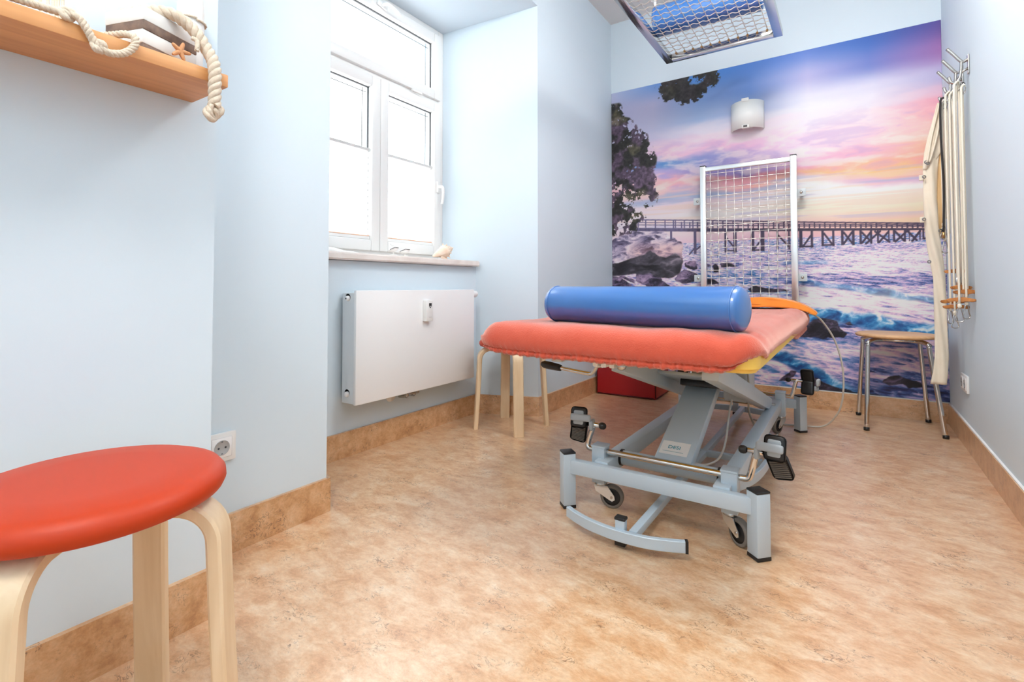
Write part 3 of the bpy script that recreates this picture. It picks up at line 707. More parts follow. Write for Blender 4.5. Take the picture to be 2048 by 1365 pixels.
# ================================================================== STOOLS with bent plywood legs
def make_stool(label, loc):
    t = thing('plywood_stool', label, 'stool', loc, 'orange stools with bent plywood legs')
    x0, y0, z0 = loc
    M = Matrix.Translation(loc)
    b = new(); lathe(b, [(0, .478), (.10, .478), (.15, .476), (.166, .470), (.174, .460), (.175, .450), (.171, .441), (.163, .437), (0, .437)], 64, M); obj('seat', b, 'stool_orange', t, 60)
    for k in range(4):
        a = math.radians(45 + 90 * k); d = Vector((math.cos(a), math.sin(a), 0)); w = Vector((-math.sin(a), math.cos(a), 0))
        pr = [(.025, .424), (.11, .424)] + [(.119 + .055 * math.sin(math.radians(q)), .369 + .055 * math.cos(math.radians(q))) for q in range(0, 91, 10)] + [(.180, .25), (.188, .12), (.196, 0)]
        b = new(); sweep(b, [Vector(loc) + d * r + Vector((0, 0, z)) for r, z in pr], rect_prof(.022, .052, .004), w); lg = obj('leg', b, 'birch', t, 35)
        b = new(); p = Vector(loc) + d * .196; box(b, -.010, .010, -.022, .022, 0, .0025, Matrix.Translation(p) @ Matrix.Rotation(a, 4, 'Z')); obj('felt_pad', b, 'black_plastic', lg)
    return t
make_stool('large orange-topped plywood stool in the near corner', (-.945, .285, 0))
make_stool('orange-topped plywood stool beside the radiator, partly behind the couch', (-1.53, 2.285, 0))

# chrome stool with a wooden seat under the hanging slings
sx, sy = .213, 3.462
t = thing('chrome_stool', 'chrome-legged stool with a round beech seat against the mural', 'stool', (sx, sy, 0))
b = new(); lathe(b, [(0, .505), (.15, .505), (.178, .503), (.186, .498), (.187, .492), (.182, .485), (.16, .482), (0, .482)], 56, Matrix.Translation((sx, sy, 0))); obj('seat', b, 'beech_seat', t, 60)
feet = [(.037, 3.632), (.067, 3.27), (.359, 3.650), (.392, 3.308)]
tops = [(.063, 3.595), (.080, 3.315), (.325, 3.60), (.338, 3.335)]
for i, ((fx, fy), (tx, ty)) in enumerate(zip(feet, tops)):
    c = Vector((sx, sy, .470)); T = Vector((tx, ty, .43)); Fp = Vector((fx, fy, .004)); e = (Vector((tx, ty, .47)) - c) * .78 + c
    b = new(); tube(b, smooth_path([c + (e - c) * .15, c + (e - c) * .6, e, Vector((tx, ty, .455)), T, (T + Fp) / 2, Fp], 5), .0115, 14); lg = obj('leg', b, 'chrome', t)
    b = new(); cyl(b, Fp - Vector((0, 0, .004)), Fp + Vector((0, 0, .012)), .0135, 14); obj('foot_cap', b, 'black_plastic', lg)
b = new(); ring = [(sx + .105 * math.cos(k * math.pi / 12), sy + .105 * math.sin(k * math.pi / 12), .474) for k in range(24)]; tube(b, ring, .009, 8, closed=True); obj('seat_ring', b, 'chrome', t)
b = new(); lathe(b, [(0, .003), (.005, .002), (.006, 0)], 10, axis_M((sx - .02, sy - .105, .477), (0, -1, -.2))); obj('screw', b, 'brass', t)

# ================================================================== RED CUBE
t = thing('foam_cube', 'dark red vinyl foam block in the corner below the mural', 'foam block', (-1.30, 3.49, 0))
b = new(); Mc = Matrix.Rotation(math.radians(2), 4, 'Z'); Mc = Matrix.Translation((-1.295, 3.495, 0)) @ Mc
rbox(b, -.212, .212, -.163, .163, .0, .42, .012, 3, Mc); obj('body', b, 'red_vinyl', t, 40)
b = new()
for (p, q) in (((-.2, -.163, .008), (.2, -.163, .008)), ((-.2, -.163, .412), (.2, -.163, .412)), ((-.205, -.160, .01), (-.205, -.160, .41)), ((.208, -.16, .01), (.208, -.16, .41)), ((.212, -.15, .008), (.212, .15, .008)), ((.212, -.15, .412), (.212, .15, .412))):
    cyl(b, Mc @ Vector(p), Mc @ Vector(q), .004, 8)
obj('piping', b, 'red_piping', t)

# ================================================================== MESH PANEL on the mural wall
PX0, PX1, PY, PZ0, PZ1 = -.836, -.258, 3.585, .50, 1.578
t = thing('wall_mesh_panel', 'upright steel mesh panel bolted in front of the mural', 'mesh panel', ((PX0 + PX1) / 2, PY, PZ0))
for x in (PX0, PX1 - .036):
    b = new(); rbox(b, x, x + .036, PY - .018, PY + .018, PZ0, PZ1, .003); po_ = obj('post', b, 'satin_steel', t, 40)
    b = new(); rbox(b, x - .001, x + .037, PY - .019, PY + .019, PZ1, PZ1 + .006, .002); obj('end_cap', b, 'black_plastic', po_)
for z in (PZ0 + .01, PZ1 - .034):
    b = new(); rbox(b, PX0 + .036, PX1 - .036, PY - .012, PY + .012, z, z + .028, .003); obj('crossbar', b, 'satin_steel', t, 40)
def wavy(bm_, p0, p1, amp_dir, pitch, amp, r, phase=0, seg=6, per=6):
    p0, p1 = Vector(p0), Vector(p1); L = (p1 - p0).length; n = max(2, int(L / pitch * per))
    tube(bm_, [p0.lerp(p1, i / n) + Vector(amp_dir) * amp * math.cos(phase + math.pi * (L * i / n) / pitch) for i in range(n + 1)], r, seg)
nx = 10; xs = [PX0 + .036 + .028 + k * (PX1 - PX0 - .072 - .056) / (nx - 1) for k in range(nx)]
for i, x in enumerate(xs):
    b = new(); wavy(b, (x, PY, PZ0 + .03), (x, PY, PZ1 - .03), (0, 1, 0), .026, .0025, .0022, i * math.pi); obj('vertical_wire', b, 'wire_steel', t)
nz = 20
for j in range(nz):
    z = PZ0 + .065 + j * .0505
    b = new(); wavy(b, (PX0 + .03, PY, z), (PX1 - .03, PY, z), (0, 1, 0), .026, .0025, .0022, j * math.pi); obj('horizontal_wire', b, 'wire_steel', t)
for x, z in ((PX1, 1.345), (PX1, .815), (PX0 - .045, 1.345), (PX0 - .045, .815)):
    b = new(); rbox(b, x - .004, x + .047, PY + .003, PY + .008, z - .024, z + .024, .002); br_ = obj('bracket', b, 'pale_plastic', t, 40)
    b = new(); cyl(b, (x + .022, PY + .008, z), (x + .022, YM - .003, z), .012, 14); obj('spacer', b, 'white_pvc', br_)
    b = new(); lathe(b, [(0, .006), (.007, .005), (.009, 0)], 12, axis_M((x + .022, PY + .003, z), (0, -1, 0))); obj('bolt', b, 'steel', br_)

# ================================================================== SCONCE
t = thing('wall_lamp', 'curved frosted glass wall lamp high on the mural', 'wall lamp', (-.548, YM, 1.80))
b = new(); cx_, w_, dp = -.548, .205, .085
def curve_pt(u, o): a = u * 1.25; return (cx_ + (w_ / 2 - o) * math.sin(a) / math.sin(1.25), YM - .012 - (dp - o) * (math.cos(a) - math.cos(1.25)) / (1 - math.cos(1.25)))
n = 24; vo = []; vi = []
for k in range(n + 1):
    u = -1 + 2 * k / n
    for z in (1.805, 1.988):
        pass
    po1 = curve_pt(u, 0); pi1 = curve_pt(u, .006)
    vo.append([b.verts.new((*po1, z)) for z in (1.805, 1.988)]); vi.append([b.verts.new((*pi1, z)) for z in (1.805, 1.988)])
for k in range(n):
    f = b.faces.new((vo[k][0], vo[k + 1][0], vo[k + 1][1], vo[k][1])); f.smooth = True
    f = b.faces.new((vi[k][1], vi[k + 1][1], vi[k + 1][0], vi[k][0])); f.smooth = True
    b.faces.new((vo[k][1], vo[k + 1][1], vi[k + 1][1], vi[k][1])); b.faces.new((vi[k][0], vi[k + 1][0], vo[k + 1][0], vo[k][0]))
for k in (0, n): b.faces.new((vo[k][0], vo[k][1], vi[k][1], vi[k][0]))
bmesh.ops.recalc_face_normals(b, faces=b.faces[:]); obj('glass_shade', b, 'frosted_glass', t)
b = new(); rbox(b, cx_ - .03, cx_ + .03, YM - .02, YM - .003, 1.82, 1.97, .003); box(b, cx_ - .012, cx_ + .012, YM - .07, YM - .015, 1.88, 1.9); obj('back_plate', b, 'white_enamel', t)
b = new(); lathe(b, [(0, .05), (.016, .045), (.022, .02), (.02, -.03), (.01, -.05), (0, -.05)], 16, Matrix.Translation((cx_, YM - .055, 1.895))); obj('bulb', b, 'frosted_glass', t)
for z, c in ((1.978, 'top'), (1.80, 'bottom')):
    b = new(); rbox(b, cx_ - .022, cx_ + .022, YM - .102, YM - .086, z, z + .022, .003); cp = obj('clip', b, 'lamp_clip', t, 40)
    if c == 'bottom':
        b = new(); box(b, cx_ - .012, cx_ + .012, YM - .1035, YM - .1019, z + .006, z + .018); obj('printed_mark', b, 'dark_print', cp)

# ================================================================== CEILING SLING GRID
GX0, GX1, GY0, GY1, GZ = -.960, -.292, 1.25, 3.242, 2.20
t = thing('sling_grid', 'chrome framed wire grid hung below the ceiling', 'ceiling grid', ((GX0 + GX1) / 2, (GY0 + GY1) / 2, GZ))
for a in ((GX0, GX0 + .045, GY0, GY1), (GX1 - .045, GX1, GY0, GY1), (GX0 + .045, GX1 - .045, GY1 - .045, GY1), (GX0 + .045, GX1 - .045, GY0, GY0 + .045)):
    b = new(); rbox(b, *a, GZ, GZ + .04, .003); obj('frame_rail', b, 'chrome', t, 40)
gx = [GX0 + .045 + .03 + k * .0518 for k in range(11)]
for i, x in enumerate(gx):
    b = new(); wavy(b, (x, GY0 + .02, GZ + .046), (x, GY1 - .02, GZ + .046), (0, 0, 1), .0255, .0028, .0026, i * math.pi, 5, 4); obj('long_wire', b, 'wire_steel', t)
    b = new(); lathe(b, [(0, .004), (.006, .003), (.007, 0)], 8, axis_M((x, GY1 - .05, GZ + .036), (0, -.5, -1))); obj('weld', b, 'brass', t)
k = 0; y = GY1 - .075
while y > GY0 + .05:
    b = new(); wavy(b, (GX0 + .02, y, GZ + .046), (GX1 - .02, y, GZ + .046), (0, 0, 1), .0255, .0038, .0026, k * math.pi, 5, 6); obj('cross_wire', b, 'wire_steel', t)
    y -= .051; k += 1
for x in (GX0 + .022, GX1 - .022):
    for y in (2.95, 1.5):
        b = new(); cyl(b, (x, y, GZ + .04), (x, y, ZC), .007, 12); cyl(b, (x, y, ZC - .012), (x, y, ZC), .03, 18); obj('hanger_rod', b, 'white_enamel', t)

def bolster(name, label, p0, p1, R, seam=True):
    p0, p1 = Vector(p0), Vector(p1); L = (p1 - p0).length
    t = thing(name, label, 'bolster', (p0 + p1) / 2 - Vector((0, 0, R)))
    M = axis_M(p0, p1 - p0)
    prof = [(0, -.012), (R * .4, -.0115), (R * .75, -.008), (R * .92, -.003), (R * .985, .004), (R, .014)]
    body = [(R * (1 + .006 * math.sin(k * 1.7)), .014 + (L - .028) * k / 12) for k in range(1, 12)]
    end = [(r, L - z) for r, z in prof[::-1]]
    b = new(); lathe(b, prof + body + end, 56, M); obj('body', b, 'blue_vinyl', t)
    for z in (.012, L - .012):
        b = new(); tube(b, [M @ Vector((R * 1.003 * math.cos(k * math.pi / 24), R * 1.003 * math.sin(k * math.pi / 24), z)) for k in range(48)], .0022, 6, closed=True); obj('piping', b, 'blue_vinyl', t)
    return t
bolster('foam_bolster', 'blue vinyl bolster lying on the wire grid under the ceiling', (-.935, 2.945, GZ + .053 + .085), (-.365, 2.975, GZ + .053 + .085), .085)

# ================================================================== TREATMENT COUCH
couch = thing('treatment_couch', 'grey steel scissor-lift treatment couch with wheels and foot pedals', 'couch', (-.515, 2.30, 0))
CXL, CXR, CYF, CYB = -.819, -.220, 1.574, 3.046
def leg_at(x, y):
    M = Matrix.Translation((x, y, 0)) @ Matrix.Rotation(math.radians(47), 4, 'Z')
    b = new(); rbox(b, -.022, .022, -.022, .022, .010, .184, .003, 2, M); l = obj('leg', b, 'grey_paint', couch, 40)
    b = new(); rbox(b, -.0225, .0225, -.0225, .0225, .183, .190, .003, 2, M); obj('end_cap', b, 'black_plastic', l, 40)
    b = new(); rbox(b, -.0225, .0225, -.0225, .0225, 0, .011, .002, 2, M); obj('rubber_foot', b, 'black_plastic', l, 40)
for x in (CXL, CXR):
    for y in (CYF, CYB): leg_at(x, y)
for y in (CYF, CYB):
    b = new(); rbox(b, CXL + .012, CXR - .012, y - .014, y + .014, .118, .165, .003); obj('crossbar', b, 'grey_paint', couch, 40)
BX = (-.725, -.305); BY = (1.640, 2.985)
for x in (-.70, -.32):
    b = new(); rbox(b, x - .024, x + .024, 1.585, 3.035, .122, .172, .003); obj('side_rail', b, 'grey_paint', couch, 40)
for x in BX:
    for y in BY:
        b = new(); rbox(b, x - .023, x + .023, y - .024, y + .024, .084, .208, .002); br = obj('axle_bracket', b, 'grey_paint', couch, 40)
        b = new(); rbox(b, x - .025, x + .025, y - .026, y + .026, .204, .2115, .002); obj('bracket_cap', b, 'grey_paint', br, 40)
        b = new(); lathe(b, [(0, .003), (.005, .002), (.006, 0)], 10, axis_M((x, y - .024, .15), (0, -1, 0))); obj('bolt', b, 'black_plastic', br)
def caster(x, y, ang):
    """swivel caster: head under the bracket, wheel trailing along ang"""
    d = Vector((math.cos(ang), math.sin(ang), 0)); R = .0395
    M = Matrix.Translation((x, y, 0)) @ Matrix.Rotation(ang, 4, 'Z')
    b = new(); lathe(b, [(0, .086), (.020, .086), (.0225, .083), (.0225, .077), (.019, .0745), (0, .0745)], 22, M); c = obj('caster', b, 'steel', couch, 50)
    b = new()
    for s in (-1, 1):
        prism(b, [(-.020, .074), (.027, .074), (.049, .044), (.050, .032), (.041, .026), (.030, .031), (-.015, .056)], s * .0145 - .0012, s * .0145 + .0012, 'y', M)
    box(b, -.020, .027, -.0157, .0157, .0715, .0755, M); obj('fork', b, 'satin_steel', c)
    w = M @ Vector((.039, 0, R))
    b = new(); lathe(b, [(.029, -.010), (.036, -.011), (R, -.007), (R, .007), (.036, .011), (.029, .010)], 36, axis_M(w, M.to_3x3() @ Vector((0, 1, 0)))); obj('tyre', b, 'rubber_tread', c)
    b = new(); lathe(b, [(0, -.010), (.006, -.010), (.021, -.006), (.0295, -.0095), (.0295, .0095), (.021, .006), (.006, .010), (0, .010)], 30, axis_M(w, M.to_3x3() @ Vector((0, 1, 0)))); obj('wheel_hub', b, 'black_hub', c)
    b = new(); cyl(b, w - M.to_3x3() @ Vector((0, .018, 0)), w + M.to_3x3() @ Vector((0, .018, 0)), .0045, 10); obj('axle_pin', b, 'steel', c)
caster(BX[0], BY[0], math.radians(12)); caster(BX[1], BY[0], math.radians(-40))
caster(BX[1], BY[1], math.radians(-112)); caster(BX[0], BY[1], math.radians(-70))
# chrome axle rods with a pedal at each end
def pedal(ax, ay, az, sgn, flip):
    """two-pad rocker pedal on the end of an axle: a framed pad above, a ribbed tread below"""
    px = ax + sgn * .052
    M0 = Matrix.Translation((px, ay, az)) @ (Matrix.Rotation(math.pi, 4, 'Z') if flip else Matrix.Identity(4)) @ Matrix.Rotation(-sgn * math.radians(10), 4, 'Z') @ Matrix.Scale(1.22, 4)
    U = M0 @ Matrix.Translation((0, -.006, .016)) @ Matrix.Rotation(math.radians(-12), 4, 'X')
    Lw = M0 @ Matrix.Translation((sgn * .006, .012, -.030)) @ Matrix.Rotation(math.radians(22), 4, 'X') @ Matrix.Rotation(-sgn * math.radians(12), 4, 'Y')
    if flip: U, Lw = M0 @ Matrix.Translation((0, .0, -.026)) @ Matrix.Rotation(math.radians(15), 4, 'X'), M0 @ Matrix.Translation((0, 0, .02)) @ Matrix.Rotation(math.radians(-20), 4, 'X')
    b = new(); rbox(b, -.024, .024, -.007, .007, -.030, .030, .010, 3, U)
    p = obj('foot_pedal', b, 'black_plastic', couch, 50)
    b = new(); rbox(b, -.016, .016, -.0095, .002, -.021, .021, .006, 3, U); obj('pedal_face', b, 'grey_plastic', p, 50)
    b = new(); rbox(b, -.022 - (.016 if sgn > 0 else 0), .022 + (.016 if sgn < 0 else 0), -.020, -.008, -.010, .010, .005, 3, U); rbox(b, -sgn * .038 - .006, -sgn * .038 + .006, -.022, .012, -.016, .013, .005, 2, M0); obj('pedal_arm', b, 'grey_plastic', p, 50)
    b = new(); rbox(b, -.024, .024, -.005, .005, -.033, .033, .010, 3, Lw); tr = obj('tread_pad', b, 'black_plastic', p, 50)
    b = new()
    for k in range(11): box(b, -.019, .019, -.0068, -.0045, -.027 + k * .0052, -.0247 + k * .0052, Lw)
    obj('tread_ribs', b, 'rubber_tread', tr)
for y, fl in ((BY[0], False), (BY[1], True)):
    z = .190; fy = -1 if not fl else 1
    Lx, Rx = -.775, -.252
    pts = [(Lx + .025, y, z + .083), (Lx + .018, y - fy * .004, z + .07), (Lx + .001, y - fy * .004, z + .02), (Lx + .004, y, z + .003), (Lx + .022, y, z), (Lx + .06, y, z), (-.5, y, z), (Rx - .06, y, z), (Rx - .022, y, z), (Rx - .004, y, z + .003), (Rx + .004, y, z + .02), (Rx + .016, y, z + .07), (Rx + .020, y, z + .083)]
    b = new(); tube(b, smooth_path(pts, 4), .0095, 14); ax = obj('axle_rod', b, 'chrome', couch)
    for sx_, sg in ((Lx + .022, -1), (Rx + .018, 1)):
        b = new(); cyl(b, (sx_ - sg * .034, y, z + .085), (sx_ + sg * .03, y, z + .085), .008, 12); obj('lever_bar', b, 'chrome', ax)
        b = new(); lathe(b, [(0, .022), (.007, .0205), (.0115, .015), (.012, .006), (.010, 0), (0, 0)], 16, axis_M((sx_ - sg * .026, y, z + .085), (-sg, 0, 0))); obj('knob', b, 'black_plastic', ax, 50)
        pedal(sx_, y, z + .085, sg, fl)
# floor-level foot bars: bowed bar, short post, long stem down the middle
def foot_bar(mir):
    Y = (lambda y: y) if not mir else (lambda y: 4.62 - y)
    path = [(-.756, Y(1.457), .041), (-.71, Y(1.432), .041), (-.65, Y(1.410), .041), (-.57, Y(1.398), .041), (-.49, Y(1.402), .041), (-.43, Y(1.420), .041), (-.386, Y(1.440), .041)]
    b = new(); sweep(b, smooth_path(path, 4), rect_prof(.016, .032, .002), (0, 0, 1)); fb = obj('foot_bar', b, 'grey_paint', couch, 40)
    p = Vector(path[-1]); d = (p - Vector(path[-2])).normalized()
    b = new(); box(b, -.004, .004, -.0085, .0085, -.0165, .0165, Matrix.Translation(p + d * .003) @ Matrix.Rotation(math.atan2(d.y, d.x), 4, 'Z')); obj('bar_end', b, 'black_plastic', fb)
    y = Y(1.388 + .026)
    b = new(); rbox(b, -.577, -.548, y - .011, y + .011, .022, .082, .002); ps = obj('bar_post', b, 'grey_paint', fb, 40)
    b = new(); rbox(b, -.579, -.546, y - .013, y + .013, .080, .089, .003); obj('post_cap', b, 'black_plastic', ps)
    b = new(); rbox(b, -.578, -.547, y - .012, y + .012, .008, .023, .001); obj('post_foot', b, 'black_plastic', ps)
foot_bar(False); foot_bar(True)
b = new(); rbox(b, -.537, -.513, 1.408, 3.21, .034, .058, .002); obj('stem', b, 'grey_paint', couch, 40)
b = new(); rbox(b, -.60, -.30, 2.255, 2.28, .036, .060, .002); obj('stem_tie', b, 'grey_paint', couch, 40)
# bowed foot bar along the near long side
b = new(); sweep(b, smooth_path([(-.335, 1.83, .085), (-.310, 1.89, .085), (-.285, 1.98, .085), (-.272, 2.10, .085), (-.268, 2.25, .085), (-.276, 2.40, .085), (-.295, 2.50, .085), (-.325, 2.56, .085)], 5), rect_prof(.016, .034, .002), (0, 0, 1)); sb = obj('side_foot_bar', b, 'grey_paint', couch, 40)
b = new(); box(b, -.342, -.330, 1.820, 1.834, .067, .103); obj('bar_end', b, 'black_plastic', sb)
# pivot tube and scissor arms
b = new(); cyl(b, (-.672, 1.705, .158), (-.348, 1.705, .158), .025, 24); pv = obj('pivot_tube', b, 'grey_paint', couch, 50)
for x in (-.672, -.348):
    b = new(); cyl(b, (x - .004, 1.705, .158), (x + .004, 1.705, .158), .028, 24); obj('pivot_washer', b, 'black_plastic', pv, 50)
def slant(x0, x1, ya, za, yb, zb, th, r=.003):
    d = Vector((0, yb - ya, zb - za)); L = d.length; a = math.atan2(d.z, d.y)
    M = Matrix.Translation((0, ya, za)) @ Matrix.Rotation(a, 4, 'X')
    b = new(); rbox(b, x0, x1, 0, L, -th / 2, th / 2, r, 2, M); return b, M, L
b, Ma, La = slant(-.553, -.433, 1.695, .168, 2.46, .50, .040); arm = obj('inner_scissor_arm', b, 'grey_paint', couch, 40)
b = new(); box(b, -.545, -.452, .026, .092, .0199, .0206, Ma); lbl = obj('label_plate', b, 'sticker', arm)
obj('lettering', text_bm('DESI', .022, Ma @ Matrix.Translation((-.501, .062, .0209))), 'teal_print', lbl)
b = new(); box(b, -.535, -.467, .040, .0412, .0206, .0209, Ma); obj('printed_line', b, 'teal_print', lbl)
for x0, x1 in ((-.665, -.615), (-.375, -.325)):
    b, Mb, Lb = slant(x0, x1, 1.60, .505, 2.80, .175, .058); obj('outer_scissor_arm', b, 'grey_paint', couch, 40)
b, Mb, Lb = slant(-.62, -.37, 1.60, .505, 2.80, .175, .05)
b.free(); b = new(); rbox(b, -.62, -.37, .34, .66, .012, .024, .002, 2, Mb); obj('arm_bridge', b, 'grey_paint', couch, 40)
b = new(); rbox(b, -.565, -.421, .47, .50, -.012, .012, .002, 2, Mb); obj('arm_shade_strip', b, 'black_plastic', couch, 40)  # black strip standing in for the shade above the inner arm
for y in (1.72, 2.80):
    b = new(); cyl(b, (-.68, y, .158 if y < 2 else .172), (-.31, y, .158 if y < 2 else .172), .010, 14); obj('pivot_pin', b, 'steel', couch)
# lift drive: housing, knob, printed word, hanging lead
b = new(); rbox(b, -.478, -.370, 2.42, 2.60, .245, .425, .018, 3); hs = obj('drive_housing', b, 'pale_plastic', couch, 50)
b = new(); rbox(b, -.465, -.395, 2.36, 2.50, .415, .505, .012, 3); obj('motor_cover', b, 'pale_plastic', couch, 50)
b = new(); rbox(b, -.425, -.395, 2.404, 2.424, .305, .337, .008, 3); obj('release_knob', b, 'black_plastic', hs, 50)
for k in range(3):
    b = new(); box(b, -.428 + k * .012, -.421 + k * .012, 2.4185, 2.4201, .3455 - k * .001, .3505 - k * .001); obj('printed_mark', b, 'dark_print', hs)
b = new(); cyl(b, (-.45, 2.41, .40), (-.45, 2.425, .40), .010, 14); obj('socket_plug', b, 'steel', hs)
b = new(); cyl(b, (-.44, 2.12, .385), (-.44, 2.44, .345), .020, 18); obj('drive_tube', b, 'steel', couch)
b = new(); tube(b, smooth_path([(-.44, 2.43, .26), (-.445, 2.38, .20), (-.44, 2.28, .11), (-.44, 2.16, .075), (-.455, 2.06, .075), (-.48, 1.98, .09), (-.52, 1.92, .125)], 6), .0042, 8); obj('drive_lead', b, 'cable_white', couch)
b = new(); tube(b, smooth_path([(-.40, 2.42, .415), (-.385, 2.40, .42), (-.372, 2.40, .39), (-.368, 2.41, .30), (-.38, 2.48, .2), (-.37, 2.60, .1), (-.35, 2.74, .012), (-.31, 2.9, .008)], 6), .0045, 8); obj('supply_lead', b, 'cable_grey', couch)
# top frame under the upholstery
for x, ya in ((-.80, 1.46), (-.30, 1.80)):
    b = new(); rbox(b, x - .02, x + .02, ya, 3.12, .512, .541, .003); obj('top_rail', b, 'pale_plastic', couch, 40)
for y in (1.50, 2.30, 3.08):
    b = new(); rbox(b, -.86, -.45 if y < 2 else -.24, y - .018, y + .018, .516, .541, .003); obj('top_crossbar', b, 'pale_plastic', couch, 40)
b = new()
for k in range(3): rbox(b, -.645 + k * .026, -.627 + k * .026, 1.40, 1.44, .518, .541, .004)
obj('rail_clamp', b, 'white_pvc', couch, 40)
b = new(); lathe(b, [(0, .006), (.008, .005), (.013, 0), (.013, -.01), (0, -.01)], 18, axis_M((-.555, 1.402, .527), (0, -1, 0))); obj('clamp_screw', b, 'steel', couch)
# backrest lever with black grip
b = new(); tube(b, smooth_path([(-.62, 1.42, .520), (-.642, 1.43, .516), (-.655, 1.44, .500), (-.672, 1.45, .488), (-.70, 1.455, .487), (-.80, 1.475, .492), (-.845, 1.485, .495)], 5), .0062, 12); lv = obj('backrest_lever', b, 'chrome', couch)
b = new(); lathe(b, [(0, .082), (.008, .080), (.0125, .070), (.013, .045), (.0115, .012), (.0105, 0), (0, 0)], 20, axis_M((-.792, 1.473, .4915), (-.97, .19, .06))); obj('grip', b, 'black_plastic', lv, 50)
# yellow upholstered pad
def rrect(x0, x1, y0, y1, r, n=8, per=10):
    pts = []
    for (cx, cy, a0) in ((x1 - r, y1 - r, 0), (x0 + r, y1 - r, 90), (x0 + r, y0 + r, 180), (x1 - r, y0 + r, 270)):
        for k in range(n + 1):
            a = math.radians(a0 + 90 * k / n); pts.append((cx + r * math.cos(a), cy + r * math.sin(a), math.cos(a), math.sin(a)))
    return pts
TX0, TX1, TY0, TY1 = -1.048, -.176, 1.325, 3.165
b = new(); prism(b, [(p[0], p[1]) for p in rrect(TX0 + .04, TX1 - .010, TY0 + .03, TY1 - .02, .05)], .542, .606)
bmesh.ops.bevel(b, geom=[e for e in b.edges if abs(e.verts[0].co.z - e.verts[1].co.z) < 1e-4], offset=.012, segments=3, affect='EDGES')
obj('upholstered_pad', b, 'yellow_vinyl', couch, 40)

# ================================================================== FITTED TERRY COVER pulled over the pad
def dense_rrect(x0, x1, y0, y1, r, step):
    base = rrect(x0, x1, y0, y1, r, 10); P = [Vector((p[0], p[1], 0)) for p in base] + [Vector((base[0][0], base[0][1], 0))]
    return resample(P, step)[:-1]
def cover():
    b = new(); step = .0062
    out = dense_rrect(TX0, TX1, TY0, TY1, .085, step); n = len(out)
    nrm = []
    for i in range(n):
        d = (out[(i + 1) % n] - out[i - 1]).normalized(); nrm.append(Vector((d.y, -d.x, 0)))
    cxm, cym = (TX0 + TX1) / 2, (TY0 + TY1) / 2
    def noise(p, s): return (math.sin(p.x * 23 * s + 1.3) * math.sin(p.y * 17 * s + .4) + math.sin(p.x * 41 * s + p.y * 31 * s)) * .5
    prof = [(.30, .637), (.24, .638), (.18, .639), (.13, .641), (.09, .643), (.06, .6435), (.04, .641), (.024, .635), (.010, .624), (.002, .610), (-.003, .594), (-.002, .578), (.004, .566), (.010, .559), (.015, .5555), (.010, .551), (.010, .546), (.018, .539)]
    rings = []
    for j, (ins, z) in enumerate(prof):
        ring = []
        for i in range(n):
            o = out[i]; N = nrm[i]
            # the long near side has ridden up and shows the yellow pad; the far end hangs lower
            side = max(0, N.x) ** 2; yk = (o.y - TY0) / (TY1 - TY0)
            q_ = min(1, max(0, (yk - .45) / .25)); q_ = q_ * q_ * (3 - 2 * q_)
            lift = side * (.046 - .030 * yk) * (1 - q_)
            droop = side * .014 * q_
            hem = max(0, (j - 9) / (len(prof) - 10)); gat = [0, .25, .6, 1, 1.0, 1.0, 1.0][max(0, min(6, j - 11))]
            if ins > .05:
                # inner rings: shrink about the middle line so corners never cross
                hx = (TX1 - TX0) / 2; hy = (TY1 - TY0) / 2; fx = (hx - ins) / hx; fy = (hy - ins) / hy
                p = Vector((cxm + (o.x - cxm) * fx, cym + (o.y - cym) * fy, z))
            else:
                p = o - N * ins; p.z = z
            cl = math.exp(-((o.x - TX0) / .07) ** 2) * .016 + math.exp(-((o.x - TX1) / .07) ** 2) * .020   # hem rides up at the near corners
            p.z += (lift - droop + (cl if o.y < TY0 + .12 else 0)) * hem ** 1.2
            if j < 10: p.z -= .020 * math.exp(-((p.x - TX0) / .055) ** 2)
            ruf = math.sin(i * 2.2 + 1.4 * math.sin(i * .31)) * .0042 + math.sin(i * .63) * .0022
            p -= N * ruf * gat * (1.1 if N.y < -.3 else .5)
            p.z += .0015 * hem * math.sin(i * 1.3)
            w = noise(p, 1) * .0022 + noise(p, .45) * .003
            p.z += w * (1 if j < 9 else .5)
            # shallow folds running in from the near right corner
            dd = (p - Vector((TX1, TY0 + .03, p.z))).length
            if j < 13: p.z += .006 * math.exp(-(dd / .16) ** 2) * math.sin(dd * 60) - .004 * math.exp(-((dd - .1) / .05) ** 2)
            dd = (p - Vector((TX1 - .03, TY1 - .35, p.z))).length
            if j < 12: p.z += .012 * math.exp(-(dd / .07) ** 2)
            ring.append(b.verts.new(p))
        rings.append(ring)
    for a, c in zip(rings, rings[1:]):
        for i in range(n):
            f = b.faces.new((a[i], c[i], c[(i + 1) % n], a[(i + 1) % n])); f.smooth = True
    # close the middle with a strip between the two long inner sides
    f = b.faces.new(rings[0]); bmesh.ops.triangulate(b, faces=[f])
    bmesh.ops.recalc_face_normals(b, faces=b.faces[:])
    return b
cv = obj('fitted_cover', cover(), 'terry'); sm = cv.modifiers.new('thickness', 'SOLIDIFY'); sm.thickness = .0035; sm.offset = -1
tag(cv, 'salmon terry fitted sheet with a gathered hem stretched over the couch', 'couch cover')
for p in cv.data.polygons: p.use_smooth = True

# ================================================================== THINGS ON THE COUCH
bolster('foam_bolster', 'large blue vinyl bolster lying across the couch', (-.848, 1.540, .700), (-.231, 1.424, .700), .0600)
